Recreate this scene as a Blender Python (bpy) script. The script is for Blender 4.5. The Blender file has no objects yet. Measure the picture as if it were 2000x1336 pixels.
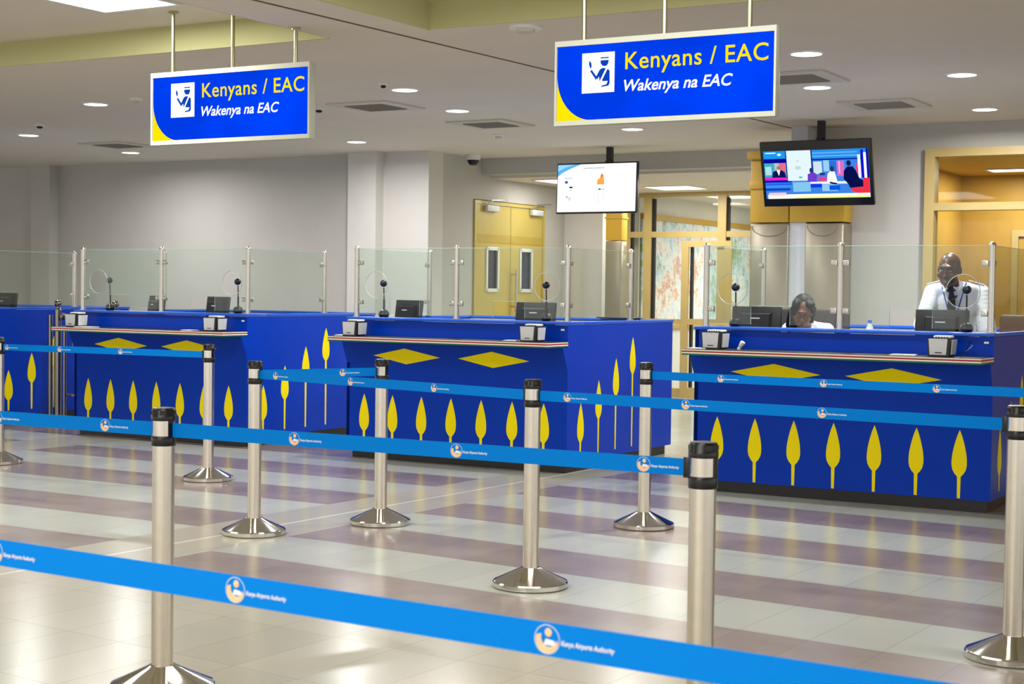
import bpy, bmesh, math, random
from mathutils import Vector, Matrix
random.seed(7)
PI = math.pi
S = bpy.context.scene
C = S.collection

# ------------------------------------------------------------------ camera
cd = bpy.data.cameras.new('camera'); cam = bpy.data.objects.new('camera', cd); C.objects.link(cam)
Rm = Matrix(((.862459, -.02803, .50535), (.505957, .021901, -.86228), (.013102, .999367, .033071)))
cam.matrix_world = Matrix.Translation((0, 0, 1.424)) @ Rm.to_4x4()
cd.sensor_width = 36.0; cd.lens = 3056.3*36/2000; cd.clip_end = 200
cd.dof.use_dof = True; cd.dof.focus_distance = 9.6; cd.dof.aperture_fstop = 10
S.camera = cam
S.cycles.sample_clamp_indirect = 3.0; S.cycles.caustics_reflective = False; S.cycles.caustics_refractive = False
# ------------------------------------------------------------------ world, exposure
w = bpy.data.worlds.new('world'); S.world = w; w.use_nodes = True
w.node_tree.nodes['Background'].inputs[0].default_value = (1.0, .98, .93, 1)
w.node_tree.nodes['Background'].inputs[1].default_value = .88
S.view_settings.view_transform = 'Standard'; S.view_settings.look = 'None'
S.view_settings.exposure = 0.62; S.view_settings.gamma = 1.0
try: S.view_settings.use_curve_mapping = False
except Exception: pass

# ------------------------------------------------------------------ unseen area lamps added to light the hall
def area(name, loc, sx, sy, power, col=(1, .985, .95), spread=PI, rot=(0, 0, 0), shape='RECTANGLE', parent=None):
    l = bpy.data.lights.new(name, 'AREA'); l.shape = shape; l.size = sx
    if shape == 'RECTANGLE': l.size_y = sy
    l.energy = power; l.color = col; l.spread = spread
    o = bpy.data.objects.new(name, l); C.objects.link(o); o.location = loc; o.rotation_euler = rot
    if parent: o.parent = parent
    return o
K = .52
area('unseen_hall_lamp', (-8.5, 6.0, 3.12), 2.0, 1.2, 70*K)
area('unseen_hall_lamp', (-3.3, 6.0, 3.12), 2.4, 2.4, 110*K)
area('unseen_hall_lamp', (-7.0, 2.0, 3.12), 2.0, 2.0, 90*K)
area('unseen_hall_lamp', (-1.5, 1.0, 3.12), 2.4, 2.4, 110*K)
area('unseen_hall_lamp', (-3.0, -2.5, 3.12), 4.0, 1.5, 350*K)  # added rear lamp, strong for frontal light on the desk faces

# ------------------------------------------------------------------ materials
def lin(c):
    return tuple((x/12.92 if x <= .04045 else ((x+.055)/1.055)**2.4) for x in (v/255 for v in c[:3]))
ALB = .80                                              # overall reflectance of the painted and tiled surfaces
BRIGHT = {'yellow_vinyl', 'white_shirt', 'white_trim', 'white_print', 'orange_print', 'ceiling_paint', 'dark_brown_skin', 'brown_skin', 'light_grey_paint', 'white_laminate'}
def mat(name, col, rough=.5, metal=0, noise=0, nscale=20, spec=.5, emit=0, coat=0, bump=0, bscale=60):
    m = bpy.data.materials.new(name); m.use_nodes = True
    nt = m.node_tree; b = nt.nodes['Principled BSDF']
    c = lin(col)
    if name not in BRIGHT: c = tuple(x*ALB for x in c)
    b.inputs['Base Color'].default_value = (*c, 1); b.inputs['Roughness'].default_value = rough
    b.inputs['Metallic'].default_value = metal; b.inputs['Specular IOR Level'].default_value = spec
    b.inputs['Coat Weight'].default_value = coat
    if noise:
        tc = nt.nodes.new('ShaderNodeTexCoord'); n = nt.nodes.new('ShaderNodeTexNoise')
        n.inputs['Scale'].default_value = nscale; n.inputs['Detail'].default_value = 4
        r = nt.nodes.new('ShaderNodeValToRGB')
        r.color_ramp.elements[0].position = .3; r.color_ramp.elements[1].position = .7
        r.color_ramp.elements[0].color = (*[x*(1-noise) for x in c], 1)
        r.color_ramp.elements[1].color = (*[min(1, x*(1+noise)) for x in c], 1)
        nt.links.new(tc.outputs['Object'], n.inputs['Vector']); nt.links.new(n.outputs['Fac'], r.inputs[0])
        nt.links.new(r.outputs[0], b.inputs['Base Color'])
    if bump:
        tc = nt.nodes.new('ShaderNodeTexCoord'); n = nt.nodes.new('ShaderNodeTexNoise'); n.inputs['Scale'].default_value = bscale
        bp = nt.nodes.new('ShaderNodeBump'); bp.inputs['Strength'].default_value = bump; bp.inputs['Distance'].default_value = .01
        nt.links.new(tc.outputs['Object'], n.inputs['Vector']); nt.links.new(n.outputs['Fac'], bp.inputs['Height'])
        nt.links.new(bp.outputs[0], b.inputs['Normal'])
    if emit:
        b.inputs['Emission Color'].default_value = (*c, 1); b.inputs['Emission Strength'].default_value = emit
    return m
def emis(name, col, s=1.0):
    m = bpy.data.materials.new(name); m.use_nodes = True; nt = m.node_tree
    nt.nodes.clear(); e = nt.nodes.new('ShaderNodeEmission'); o = nt.nodes.new('ShaderNodeOutputMaterial')
    e.inputs[0].default_value = (*lin(col), 1); e.inputs[1].default_value = s*.82
    nt.links.new(e.outputs[0], o.inputs[0]); return m
def glass(name, tint=(.95, .985, .965), refl=1.0):
    m = bpy.data.materials.new(name); m.use_nodes = True; nt = m.node_tree; nt.nodes.clear()
    o = nt.nodes.new('ShaderNodeOutputMaterial'); mx = nt.nodes.new('ShaderNodeMixShader')
    t = nt.nodes.new('ShaderNodeBsdfTransparent'); g = nt.nodes.new('ShaderNodeBsdfGlossy'); f = nt.nodes.new('ShaderNodeFresnel')
    t.inputs[0].default_value = (*tint, 1); g.inputs['Roughness'].default_value = .02
    nt.nodes.remove(f); f = nt.nodes.new('ShaderNodeLayerWeight'); f.inputs[0].default_value = .5
    pw = nt.nodes.new('ShaderNodeMath'); pw.operation = 'POWER'; pw.inputs[1].default_value = 4
    mu = nt.nodes.new('ShaderNodeMath'); mu.operation = 'MULTIPLY_ADD'; mu.inputs[1].default_value = .5*refl; mu.inputs[2].default_value = .03*refl
    nt.links.new(f.outputs['Facing'], pw.inputs[0]); nt.links.new(pw.outputs[0], mu.inputs[0]); nt.links.new(mu.outputs[0], mx.inputs[0])
    nt.links.new(t.outputs[0], mx.inputs[1]); nt.links.new(g.outputs[0], mx.inputs[2]); nt.links.new(mx.outputs[0], o.inputs[0])
    return m
M = dict(
 wall=mat('wall_paint', (210, 207, 200), .85, noise=.02, nscale=3),
 pillar=mat('pillar_paint', (232, 228, 222), .8, noise=.02, nscale=3),
 ceil=mat('ceiling_paint', (222, 212, 201), .9, noise=.02, nscale=2),
 fascia=mat('cream_paint', (214, 212, 158), .8, noise=.02, nscale=3),
 blue=mat('blue_laminate', (0, 64, 200), .3, spec=.16, noise=.03, nscale=6),
 bluecap=mat('blue_edge', (14, 98, 225), .35, noise=.02),  # lighter than the laminate: the top edge's reflection put into the colour
 yellow=mat('yellow_vinyl', (255, 232, 0), .4, spec=.15, noise=.01),
 white=mat('white_laminate', (225, 226, 222), .4, noise=.02),
 black=mat('black_plastic', (14, 14, 15), .28, noise=.05),
 blackm=mat('black_matte', (22, 23, 25), .5, noise=.05),
 kick=mat('black_kick', (20, 19, 20), .35, noise=.05),
 steel=mat('brushed_steel', (243, 235, 222), .23, 1, noise=.03, nscale=40),
 chrome=mat('polished_steel', (232, 230, 222), .08, 1, noise=.02),
 postm=mat('satin_steel', (222, 218, 210), .3, 1, noise=.03),
 rod=mat('rod_steel', (205, 202, 165), .3, 1, noise=.03),
 red=mat('red_trim', (190, 25, 35), .4, noise=.02), green=mat('green_trim', (0, 110, 60), .4, noise=.02),
 trimw=mat('white_trim', (240, 236, 225), .4, noise=.01),
 belt=mat('blue_webbing', (0, 138, 240), .7, spec=.08, noise=.03, nscale=300, bump=.1, bscale=500),
 print=mat('white_print', (238, 240, 244), .6, noise=.01), orange=mat('orange_print', (250, 200, 150), .6, noise=.02),
 frame=mat('sign_frame', (205, 207, 190), .4, noise=.02),
 yel_door=mat('yellow_door', (212, 190, 100), .3, noise=.04, nscale=4),
 yel_band=mat('yellow_door_band', (200, 172, 70), .35, noise=.04, nscale=4),
 yel_fr=mat('ochre_frame', (208, 182, 118), .4, noise=.03, nscale=5),
 ochre=mat('ochre_cladding', (224, 178, 58), .45, noise=.03, nscale=4),
 ochre_r=mat('ochre_panel', (205, 160, 60), .5, noise=.06, nscale=3),
 greyclad=mat('grey_cladding', (168, 158, 138), .3, .4, noise=.05, nscale=6),
 lightgrey=mat('light_grey_paint', (208, 210, 214), .5, noise=.02),
 chair=mat('brown_leather', (72, 46, 36), .5, noise=.1), chairg=mat('grey_fabric', (62, 57, 56), .8, noise=.1),
 vent=mat('vent_metal', (222, 214, 202), .5, noise=.03), gatem=mat('dull_steel', (150, 144, 138), .18, 1, noise=.05), louvre=mat('louvre_metal', (150, 141, 130), .5, noise=.05), gap=mat('shadow_gap', (112, 100, 90), .8, noise=.05), dark=mat('dark_gap', (35, 33, 32), .8, noise=.1),
 skin=mat('dark_brown_skin', (84, 50, 38), .36, noise=.08, nscale=30), skin2=mat('brown_skin', (112, 66, 48), .4, noise=.08, nscale=30),
 shirt=mat('white_shirt', (236, 238, 245), .8, noise=.02, bump=.3, bscale=14), hair=mat('black_hair', (13, 11, 12), .5, spec=.25, noise=.3, nscale=60, bump=.25, bscale=160),
 trousers=mat('navy_trousers', (25, 28, 45), .8, noise=.05), eye=mat('eye_white', (190, 180, 170), .3, noise=.01),
 iris=mat('dark_iris', (20, 12, 10), .2, noise=.05), lips=mat('lip', (96, 48, 44), .4, noise=.05),
 tie=mat('dark_tie', (24, 22, 34), .6, noise=.05), tiest=mat('tie_stripe', (150, 90, 50), .6, noise=.05), lanyard=mat('blue_lanyard', (40, 80, 190), .6, noise=.05),
 glass=glass('clear_glass', (.93, .965, .945), 1.0), glasse=mat('glass_edge', (190, 215, 200), .2, noise=.02), glassw=glass('window_glass', (.93, .96, .94), .8),
 glassl=mat('frosted_rim', (205, 212, 206), .3, noise=.01),
 led=emis('downlight_glow', (255, 250, 240), 7), panel=emis('panel_glow', (255, 255, 250), 5),
 sign_blue=emis('sign_blue', (0, 62, 236), .83), sign_yel=emis('sign_yellow', (255, 228, 0), .85), sign_white=emis('sign_white', (255, 255, 255), .95),
 pict=emis('sign_pictogram_blue', (10, 60, 170), 1.0), lens=mat('lens_glass', (40, 50, 75), .05, noise=.05),
)
# sign blue with an uneven backlight (tubes inside the box)
def sign_blue():
    m = M['sign_blue']; nt = m.node_tree; e = nt.nodes['Emission']
    tc = nt.nodes.new('ShaderNodeTexCoord'); n = nt.nodes.new('ShaderNodeTexNoise'); n.inputs['Scale'].default_value = 1.6
    mr = nt.nodes.new('ShaderNodeMapRange'); mr.inputs[1].default_value = .3; mr.inputs[2].default_value = .7
    mr.inputs[3].default_value = .52; mr.inputs[4].default_value = .82
    nt.links.new(tc.outputs['Object'], n.inputs['Vector']); nt.links.new(n.outputs['Fac'], mr.inputs[0]); nt.links.new(mr.outputs[0], e.inputs[1])
sign_blue()
def floor_material():
    m = bpy.data.materials.new('terrazzo_tiles'); m.use_nodes = True; nt = m.node_tree; L = nt.links
    b = nt.nodes['Principled BSDF']
    tc = nt.nodes.new('ShaderNodeTexCoord'); sp = nt.nodes.new('ShaderNodeSeparateXYZ'); L.new(tc.outputs['Object'], sp.inputs[0])
    def mth(op, a, b_=None, c=None):
        n = nt.nodes.new('ShaderNodeMath'); n.operation = op
        for i, v in enumerate((a, b_, c)):
            if v is None: continue
            if isinstance(v, (int, float)): n.inputs[i].default_value = v
            else: L.new(v, n.inputs[i])
        return n.outputs[0]
    x, y = sp.outputs[0], sp.outputs[1]
    # stripes bend very slightly towards the right of the hall
    yy = mth('ADD', y, mth('MULTIPLY', mth('MAXIMUM', mth('ADD', x, 5.3), 0), .088))
    xx = mth('SUBTRACT', x, mth('MULTIPLY', mth('SUBTRACT', y, 7), .045))
    fr = mth('FRACT', mth('DIVIDE', mth('SUBTRACT', yy, 5.84), 1.2))
    stripe = mth('LESS_THAN', fr, .485)
    stripe = mth('MULTIPLY', stripe, mth('GREATER_THAN', yy, 5.80))
    stripe = mth('MULTIPLY', stripe, mth('LESS_THAN', yy, 11.4))
    colR = mth('GREATER_THAN', xx, -5.60)
    colL = mth('MULTIPLY', mth('LESS_THAN', xx, -6.27), mth('GREATER_THAN', xx, -10.45))
    colLL = mth('LESS_THAN', xx, -11.15)
    cols = mth('MINIMUM', mth('ADD', mth('ADD', colR, colL), colLL), 1)
    stripe = mth('MULTIPLY', stripe, cols)
    # grout grid
    gx = mth('FRACT', mth('DIVIDE', mth('ADD', xx, 20.05), .32)); gy = mth('FRACT', mth('DIVIDE', mth('SUBTRACT', yy, 5.84), .6))
    g = mth('MAXIMUM', mth('LESS_THAN', gx, .014), mth('LESS_THAN', gy, .008))
    groove = mth('MULTIPLY', mth('GREATER_THAN', xx, -5.945), mth('LESS_THAN', xx, -5.915))
    groove = mth('MULTIPLY', groove, mth('LESS_THAN', yy, 12.5))
    def noise(scale, det=3):
        n = nt.nodes.new('ShaderNodeTexNoise'); n.inputs['Scale'].default_value = scale; n.inputs['Detail'].default_value = det
        L.new(tc.outputs['Object'], n.inputs['Vector']); return n.outputs['Fac']
    def ramp(f, c0, c1, p0=.35, p1=.65):
        r = nt.nodes.new('ShaderNodeValToRGB'); r.color_ramp.elements[0].position = p0; r.color_ramp.elements[1].position = p1
        r.color_ramp.elements[0].color = (*[q*ALB for q in lin(c0)], 1); r.color_ramp.elements[1].color = (*[q*ALB for q in lin(c1)], 1); L.new(f, r.inputs[0]); return r.outputs[0]
    def mix(f, a, b_):
        n = nt.nodes.new('ShaderNodeMix'); n.data_type = 'RGBA'
        if isinstance(f, (int, float)): n.inputs[0].default_value = f
        else: L.new(f, n.inputs[0])
        L.new(a, n.inputs[6]); L.new(b_, n.inputs[7]); return n.outputs[2]
    def col(c):
        n = nt.nodes.new('ShaderNodeRGB'); n.outputs[0].default_value = (*[q*ALB for q in lin(c)], 1); return n.outputs[0]
    # per tile shade
    wn = nt.nodes.new('ShaderNodeTexWhiteNoise'); wn.noise_dimensions = '2D'; cv = nt.nodes.new('ShaderNodeCombineXYZ')
    L.new(mth('FLOOR', mth('DIVIDE', mth('ADD', xx, 20.05), .32)), cv.inputs[0]); L.new(mth('FLOOR', mth('DIVIDE', mth('SUBTRACT', yy, 5.84), .6)), cv.inputs[1]); L.new(cv.outputs[0], wn.inputs['Vector'])
    light = ramp(noise(1.3), (190, 193, 180), (198, 201, 187)); cream = ramp(noise(.7), (184, 183, 164), (197, 188, 167))
    brown = ramp(noise(2.2), (147, 132, 122), (161, 146, 135))
    tonef = mth('MULTIPLY', mth('SUBTRACT', wn.outputs[0], .5), .10)
    base = mix(mth('MAXIMUM', mth('LESS_THAN', yy, 5.84), mth('SUBTRACT', 1, cols)), light, cream)
    base = mix(stripe, base, brown)
    hs = nt.nodes.new('ShaderNodeHueSaturation'); L.new(base, hs.inputs['Color']); L.new(mth('ADD', tonef, 1.0), hs.inputs['Value'])
    base = mix(mth('MULTIPLY', g, .35), hs.outputs[0], col((110, 104, 92)))
    base = mix(mth('MULTIPLY', groove, .8), base, col((236, 232, 222)))
    L.new(base, b.inputs['Base Color'])
    b.inputs['Roughness'].default_value = .22; b.inputs['Specular IOR Level'].default_value = .45
    return m
def mural_material():
    m = bpy.data.materials.new('painted_mural'); m.use_nodes = True; nt = m.node_tree; L = nt.links; b = nt.nodes['Principled BSDF']
    tc = nt.nodes.new('ShaderNodeTexCoord'); n = nt.nodes.new('ShaderNodeTexNoise'); n.inputs['Scale'].default_value = 1.5; n.inputs['Detail'].default_value = 9
    n.inputs['Roughness'].default_value = .78; n.inputs['Distortion'].default_value = .15
    L.new(tc.outputs['Object'], n.inputs['Vector']); r = nt.nodes.new('ShaderNodeValToRGB'); cr = r.color_ramp
    cr.elements[0].position = .30; cr.elements[0].color = (*lin((95, 105, 75)), 1)
    cr.elements[1].position = .72; cr.elements[1].color = (*lin((225, 190, 150)), 1)
    for p, c in ((.40, (150, 165, 110)), (.47, (190, 205, 225)), (.53, (226, 224, 222)), (.6, (205, 150, 120)), (.66, (150, 175, 215))):
        e = cr.elements.new(p); e.color = (*lin(c), 1)
    L.new(n.outputs['Fac'], r.inputs[0]); L.new(r.outputs[0], b.inputs['Base Color']); b.inputs['Roughness'].default_value = .8
    return m
M['floor'] = floor_material(); M['mural'] = mural_material()

# ------------------------------------------------------------------ mesh helpers
class MB:
    def __init__(s): s.b = bmesh.new()
    def _mi(s, fs, mi):
        for f in fs: f.material_index = mi
    def box(s, x0, x1, y0, y1, z0, z1, mi=0, bev=0, m=None):
        vs = [s.b.verts.new((x, y, z)) for z in (z0, z1) for y in (y0, y1) for x in (x0, x1)]
        idx = ((0, 2, 3, 1), (4, 5, 7, 6), (0, 1, 5, 4), (2, 6, 7, 3), (0, 4, 6, 2), (1, 3, 7, 5))
        fs = [s.b.faces.new([vs[i] for i in f]) for f in idx]; s._mi(fs, mi)
        if m is not None:
            for v in vs: v.co = m @ v.co
        if bev:
            es = list({e for f in fs for e in f.edges})
            r = bmesh.ops.bevel(s.b, geom=es, offset=bev, segments=2, affect='EDGES', profile=.5)
            s._mi(r['faces'], mi)
        return fs
    def prism(s, pts, fn, t, mi=0):
        """pts: 2D polygon, fn(u,v,w)->xyz, extruded w from 0 to t"""
        a = [s.b.verts.new(fn(u, v, 0)) for u, v in pts]; b = [s.b.verts.new(fn(u, v, t)) for u, v in pts]
        n = len(pts); fs = [s.b.faces.new(a[::-1]), s.b.faces.new(b)]
        fs += [s.b.faces.new((a[i], a[(i+1) % n], b[(i+1) % n], b[i])) for i in range(n)]
        s._mi(fs, mi); return fs
    def flat(s, pts, fn, mi=0):
        f = s.b.faces.new([s.b.verts.new(fn(u, v, 0)) for u, v in pts]); f.material_index = mi; return f
    def lathe(s, prof, c=(0, 0, 0), seg=32, mi=0, m=None, cap=True):
        rings = []
        for r, z in prof:
            rings.append([s.b.verts.new((c[0]+r*math.cos(2*PI*i/seg), c[1]+r*math.sin(2*PI*i/seg), c[2]+z)) for i in range(seg)])
        fs = []
        for a, b in zip(rings, rings[1:]):
            fs += [s.b.faces.new((a[i], a[(i+1) % seg], b[(i+1) % seg], b[i])) for i in range(seg)]
        if cap: fs += [s.b.faces.new(rings[0][::-1]), s.b.faces.new(rings[-1])]
        s._mi(fs, mi)
        if m is not None:
            for rg in rings:
                for v in rg: v.co = m @ v.co
        return fs
    def ball(s, c, r, mi=0, seg=20, sc=(1, 1, 1)):
        n = seg//2
        prof = [(r*math.sin(PI*i/n), -r*math.cos(PI*i/n)) for i in range(n+1)]
        prof[0] = (r*.02, -r); prof[-1] = (r*.02, r)
        return s.lathe(prof, (0, 0, 0), seg, mi, Matrix.Translation(c) @ Matrix.Diagonal((*sc, 1)))
    def tube(s, pts, r, seg=10, mi=0):
        pts = [Vector(p) for p in pts]; rs = r if isinstance(r, (list, tuple)) else [r]*len(pts); rings = []
        up = Vector((.13, .21, 1)).normalized()
        for i, p in enumerate(pts):
            d = (pts[min(i+1, len(pts)-1)]-pts[max(i-1, 0)]).normalized()
            a = d.cross(up)
            if a.length < .05: a = d.cross(Vector((1, 0, 0)))
            a.normalize(); b = d.cross(a).normalized()
            rings.append([s.b.verts.new(p+a*rs[i]*math.cos(2*PI*k/seg)+b*rs[i]*math.sin(2*PI*k/seg)) for k in range(seg)])
        fs = []
        for a, b in zip(rings, rings[1:]):
            fs += [s.b.faces.new((a[i], b[i], b[(i+1) % seg], a[(i+1) % seg])) for i in range(seg)]
        fs += [s.b.faces.new(rings[0]), s.b.faces.new(rings[-1][::-1])]
        s._mi(fs, mi)
    def mesh(s, me, fn, mi=0):
        vs = [s.b.verts.new(fn(v.co.x, v.co.y, v.co.z)) for v in me.vertices]
        for p in me.polygons:
            try: s.b.faces.new([vs[i] for i in p.vertices]).material_index = mi
            except ValueError: pass
    def build(s, name, mats, parent=None, loc=None, sharp=35, smooth=True):
        bmesh.ops.recalc_face_normals(s.b, faces=s.b.faces)
        if smooth:
            for e in s.b.edges:
                if len(e.link_faces) == 2: e.smooth = e.calc_face_angle(0) < math.radians(sharp)
            for f in s.b.faces: f.smooth = True
        me = bpy.data.meshes.new(name); s.b.to_mesh(me); s.b.free()
        if not isinstance(mats, (list, tuple)): mats = [mats]
        for m in mats: me.materials.append(m)
        o = bpy.data.objects.new(name, me); C.objects.link(o)
        if parent is not None: o.parent = parent
        if loc is not None: o.location = loc
        return o
def tag(o, label=None, cat=None, group=None, kind=None):
    if label: o['label'] = label
    if cat: o['category'] = cat
    if group: o['group'] = group
    if kind: o['kind'] = kind
    return o
def thing(name, label, cat, loc=(0, 0, 0), rz=0, group=None):
    o = bpy.data.objects.new(name, None); C.objects.link(o); o.location = loc; o.rotation_euler = (0, 0, rz)
    o.empty_display_size = .1
    return tag(o, label, cat, group)
def copy_tree(o, parent=None):
    c = o.copy(); C.objects.link(c)
    if parent is not None: c.parent = parent
    for ch in list(o.children): copy_tree(ch, c)
    return c
def struct(name, mb, mats, **k):
    return tag(mb.build(name, mats, **k), kind='structure')
def text_mesh(body, size=1, shear=0, offset=0, extrude=0, width=None, space=1.0):
    cu = bpy.data.curves.new('t', 'FONT'); cu.body = body; cu.size = size; cu.shear = shear; cu.offset = offset
    cu.extrude = extrude; cu.resolution_u = 4; cu.space_character = space
    o = bpy.data.objects.new('t', cu); C.objects.link(o)
    bpy.context.view_layer.update()
    me = bpy.data.meshes.new_from_object(o.evaluated_get(bpy.context.evaluated_depsgraph_get()))
    bpy.data.objects.remove(o); bpy.data.curves.remove(cu)
    xs = [v.co.x for v in me.vertices]; x0, x1 = min(xs), max(xs)
    k = (width/(x1-x0)) if width else 1
    for v in me.vertices: v.co.x = (v.co.x-x0)*k
    return me
def holed(outer, holes, t):
    """flat plate with holes -> mesh (x,y in plane, z thickness)"""
    cu = bpy.data.curves.new('h', 'CURVE'); cu.dimensions = '2D'; cu.fill_mode = 'BOTH'; cu.extrude = t/2
    for pts in [outer]+holes:
        sp = cu.splines.new('POLY'); sp.points.add(len(pts)-1); sp.use_cyclic_u = True
        for p, q in zip(sp.points, pts): p.co = (q[0], q[1], 0, 1)
    o = bpy.data.objects.new('h', cu); C.objects.link(o); bpy.context.view_layer.update()
    me = bpy.data.meshes.new_from_object(o.evaluated_get(bpy.context.evaluated_depsgraph_get()))
    bpy.data.objects.remove(o); bpy.data.curves.remove(cu); return me
XZ = lambda ox, oy, oz: (lambda u, v, w: (ox+u, oy-w, oz+v))       # faces -Y

# ================================================================== THE ROOM
m = MB(); m.box(-24, 8, -8, 30, -.1, 0); struct('floor', m, M['floor'])
ZC = 3.0
# main ceiling with two recessed coffers
m = MB()
m.box(-24, 8, 8.0, 16.1, ZC, ZC+.35)                 # beyond the coffers
m.box(-6.04, -5.31, -8, 8.0, ZC, ZC+.35)              # strip between the coffers
m.box(-24, -10.6, -8, 8.0, ZC, ZC+.35)
m.box(1.5, 8, -8, 8.0, ZC, ZC+.35)
m.box(-10.6, -6.04, -8, 8, ZC+.175, ZC+.35); m.box(-5.31, 1.5, -8, 8, ZC+.175, ZC+.35)
struct('ceiling', m, M['ceil'])
m = MB()
m.box(-10.6, -6.04, 7.985, 8.0, ZC+.001, ZC+.175); m.box(-10.6, -10.585, -8, 8, ZC+.001, ZC+.175); m.box(-6.055, -6.04, -8, 8, ZC+.001, ZC+.175)
struct('trim_1', m, M['fascia'])
m = MB()
m.box(-5.31, 1.5, 7.985, 8.0, ZC+.001, ZC+.175); m.box(-5.31, -5.295, -8, 8, ZC+.001, ZC+.175); m.box(1.485, 1.5, -8, 8, ZC+.001, ZC+.175)
struct('trim_2', m, M['fascia'])
m = MB()                                              # shadow gap between ceiling bays
m.prism([(-5.66, 6.0), (-5.643, 6.0), (-5.273, 14.3), (-5.29, 14.3)], lambda u, v, w: (u, v, ZC-.004+w), .006); struct('trim_3', m, M['gap'])
# walls
m = MB()
m.box(-15.85, -10.92, 15.0, 15.25, 0, ZC); m.box(-16.2, -15.85, 14.85, 15.25, 0, ZC); m.box(-24, -16.2, 14.95, 15.25, 0, ZC)
struct('wall_back', m, M['wall'])
m = MB(); m.box(-10.92, -10.52, 14.8, 15.25, 0, ZC); m.box(-10.52, -9.89, 14.95, 15.25, 0, ZC); struct('wall_pilaster', m, M['pillar'])
m = MB()
m.box(-10.15, -9.89, 15.25, 15.92, 0, ZC); m.box(-10.15, -9.89, 17.66, 18.4, 0, ZC); m.box(-10.15, -9.89, 15.92, 17.66, 2.51, ZC)
struct('wall_left', m, M['wall'])
m = MB(); m.box(-9.89, -9.32, 18.2, 18.5, 0, 2.8); struct('wall_corridor', m, M['pillar'])
m = MB(); m.box(-9.89, -5.22, 16.1, 16.35, 2.81, 3.0); struct('wall_lintel', m, M['wall'])
m = MB()
m.box(-5.22, -5.06, 14.35, 16.35, 0, ZC); m.box(-5.06, -4.02, 14.35, 14.5, 0, ZC); m.box(-4.02, -1.0, 14.35, 14.5, 2.77, ZC); m.box(-1.0, 8, 14.35, 14.5, 0, ZC)
struct('wall_right', m, M['wall'])
m = MB(); m.box(-9.89, -5.06, 16.35, 26.0, 2.78, 3.05); struct('ceiling_corridor', m, M['ceil'])
m = MB(); m.box(-5.22, -5.06, 16.35, 26, 0, 2.78); struct('wall_side', m, M['pillar'])
m = MB(); m.box(-9.5, -5.22, 25.85, 26, 0, 2.78); struct('wall_far', m, M['pillar'])
m = MB(); m.box(-9.95, -9.5, 19.65, 26, 0, 2.78); struct('wall_mural', m, M['pillar'])

# ---- square grid bulkhead bits in corridor ceiling
def light_panel(x, y, z, sx, sy, label, power=20, rz=0):
    t = thing('ceiling_light', label, 'ceiling light', (x, y, z), rz)
    m = MB(); f = .03
    m.box(-sx/2-f, sx/2+f, -sy/2-f, -sy/2, -.012, .0); m.box(-sx/2-f, sx/2+f, sy/2, sy/2+f, -.012, .0)
    m.box(-sx/2-f, -sx/2, -sy/2, sy/2, -.012, .0); m.box(sx/2, sx/2+f, -sy/2, sy/2, -.012, .0); m.build('frame', M['white'], t)
    m = MB(); m.box(-sx/2, sx/2, -sy/2, sy/2, -.006, .0); m.build('diffuser', M['panel'], t)
    area('panel_lamp', (0, 0, -.02), sx*.95, sy*.95, power, parent=t, col=(1, .96, .88))
    return t
light_panel(-7.05, 7.05, ZC+.175, .6, .6, 'bright square light panel in the recess at the top left', 30)
light_panel(-9.2, 17.0, 2.78, .6, .6, 'square light panel above the yellow double door, left of the white screen', 7)
light_panel(-8.45, 18.55, 2.78, .6, .6, 'square corridor light panel just right of the white screen', 20)
light_panel(-6.35, 17.0, 2.78, .6, .6, 'square corridor light panel cut off by the yellow column cladding', 20)
light_panel(-7.6, 22.5, 2.78, 1.2, .6, 'long light panel in the hall behind the glazed partition', 60)
light_panel(-6.4, 20.8, 2.78, 1.2, .6, 'light panel behind the glazed partition near its right end', 60)

# ---- downlights
def downlight(first, x, y, label):
    if first is None:
        t = thing('downlight', label, 'downlight', (x, y, ZC), 0, 'round recessed ceiling downlights')
        m = MB(); m.lathe([(.118, 0), (.118, -.006), (.1, -.012), (.1, -.001)], seg=40, cap=False); m.build('rim', M['white'], t)
        m = MB(); m.lathe([(.1, -.001), (.1, -.008), (.06, -.013), (.002, -.015)], seg=40); m.build('lens', M['led'], t)
        l = area('downlight_lamp', (0, 0, -.02), .19, .19, 26, (1, .985, .97), math.radians(172), shape='DISK', parent=t)
        return t
    t = copy_tree(first); t.location = (x, y, ZC); t['label'] = label; return t
DL = [(-10.06, 9.95, 'downlight left of the left hanging sign'), (-12.82, 11.72, 'downlight nearest the left edge of the photo'),
 (-13.32, 13.74, 'small far downlight below and left of the left hanging sign, near the grey wall'), (-9.99, 13.69, 'downlight just above the white pilaster by the back wall'),
 (-7.03, 10.27, 'downlight midway between the two hanging signs, the larger of the pair there'), (-7.42, 11.66, 'downlight between the hanging signs, next to the lower air vent'),
 (-6.69, 13.66, 'downlight seen under the right hanging sign, above the white screen'), (-3.56, 9.83, 'downlight right of the right hanging sign, above the first vent'),
 (-4.06, 11.46, 'downlight right of the right hanging sign, just below the vent'), (-2.91, 11.23, 'large downlight near the right edge, upper of the two there'),
 (-3.27, 13.38, 'downlight near the right edge, lower of the two, above the glazed doorway')]
dl0 = None
for x, y, lb in DL:
    t = downlight(dl0, x, y, lb)
    if dl0 is None: dl0 = t
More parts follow.
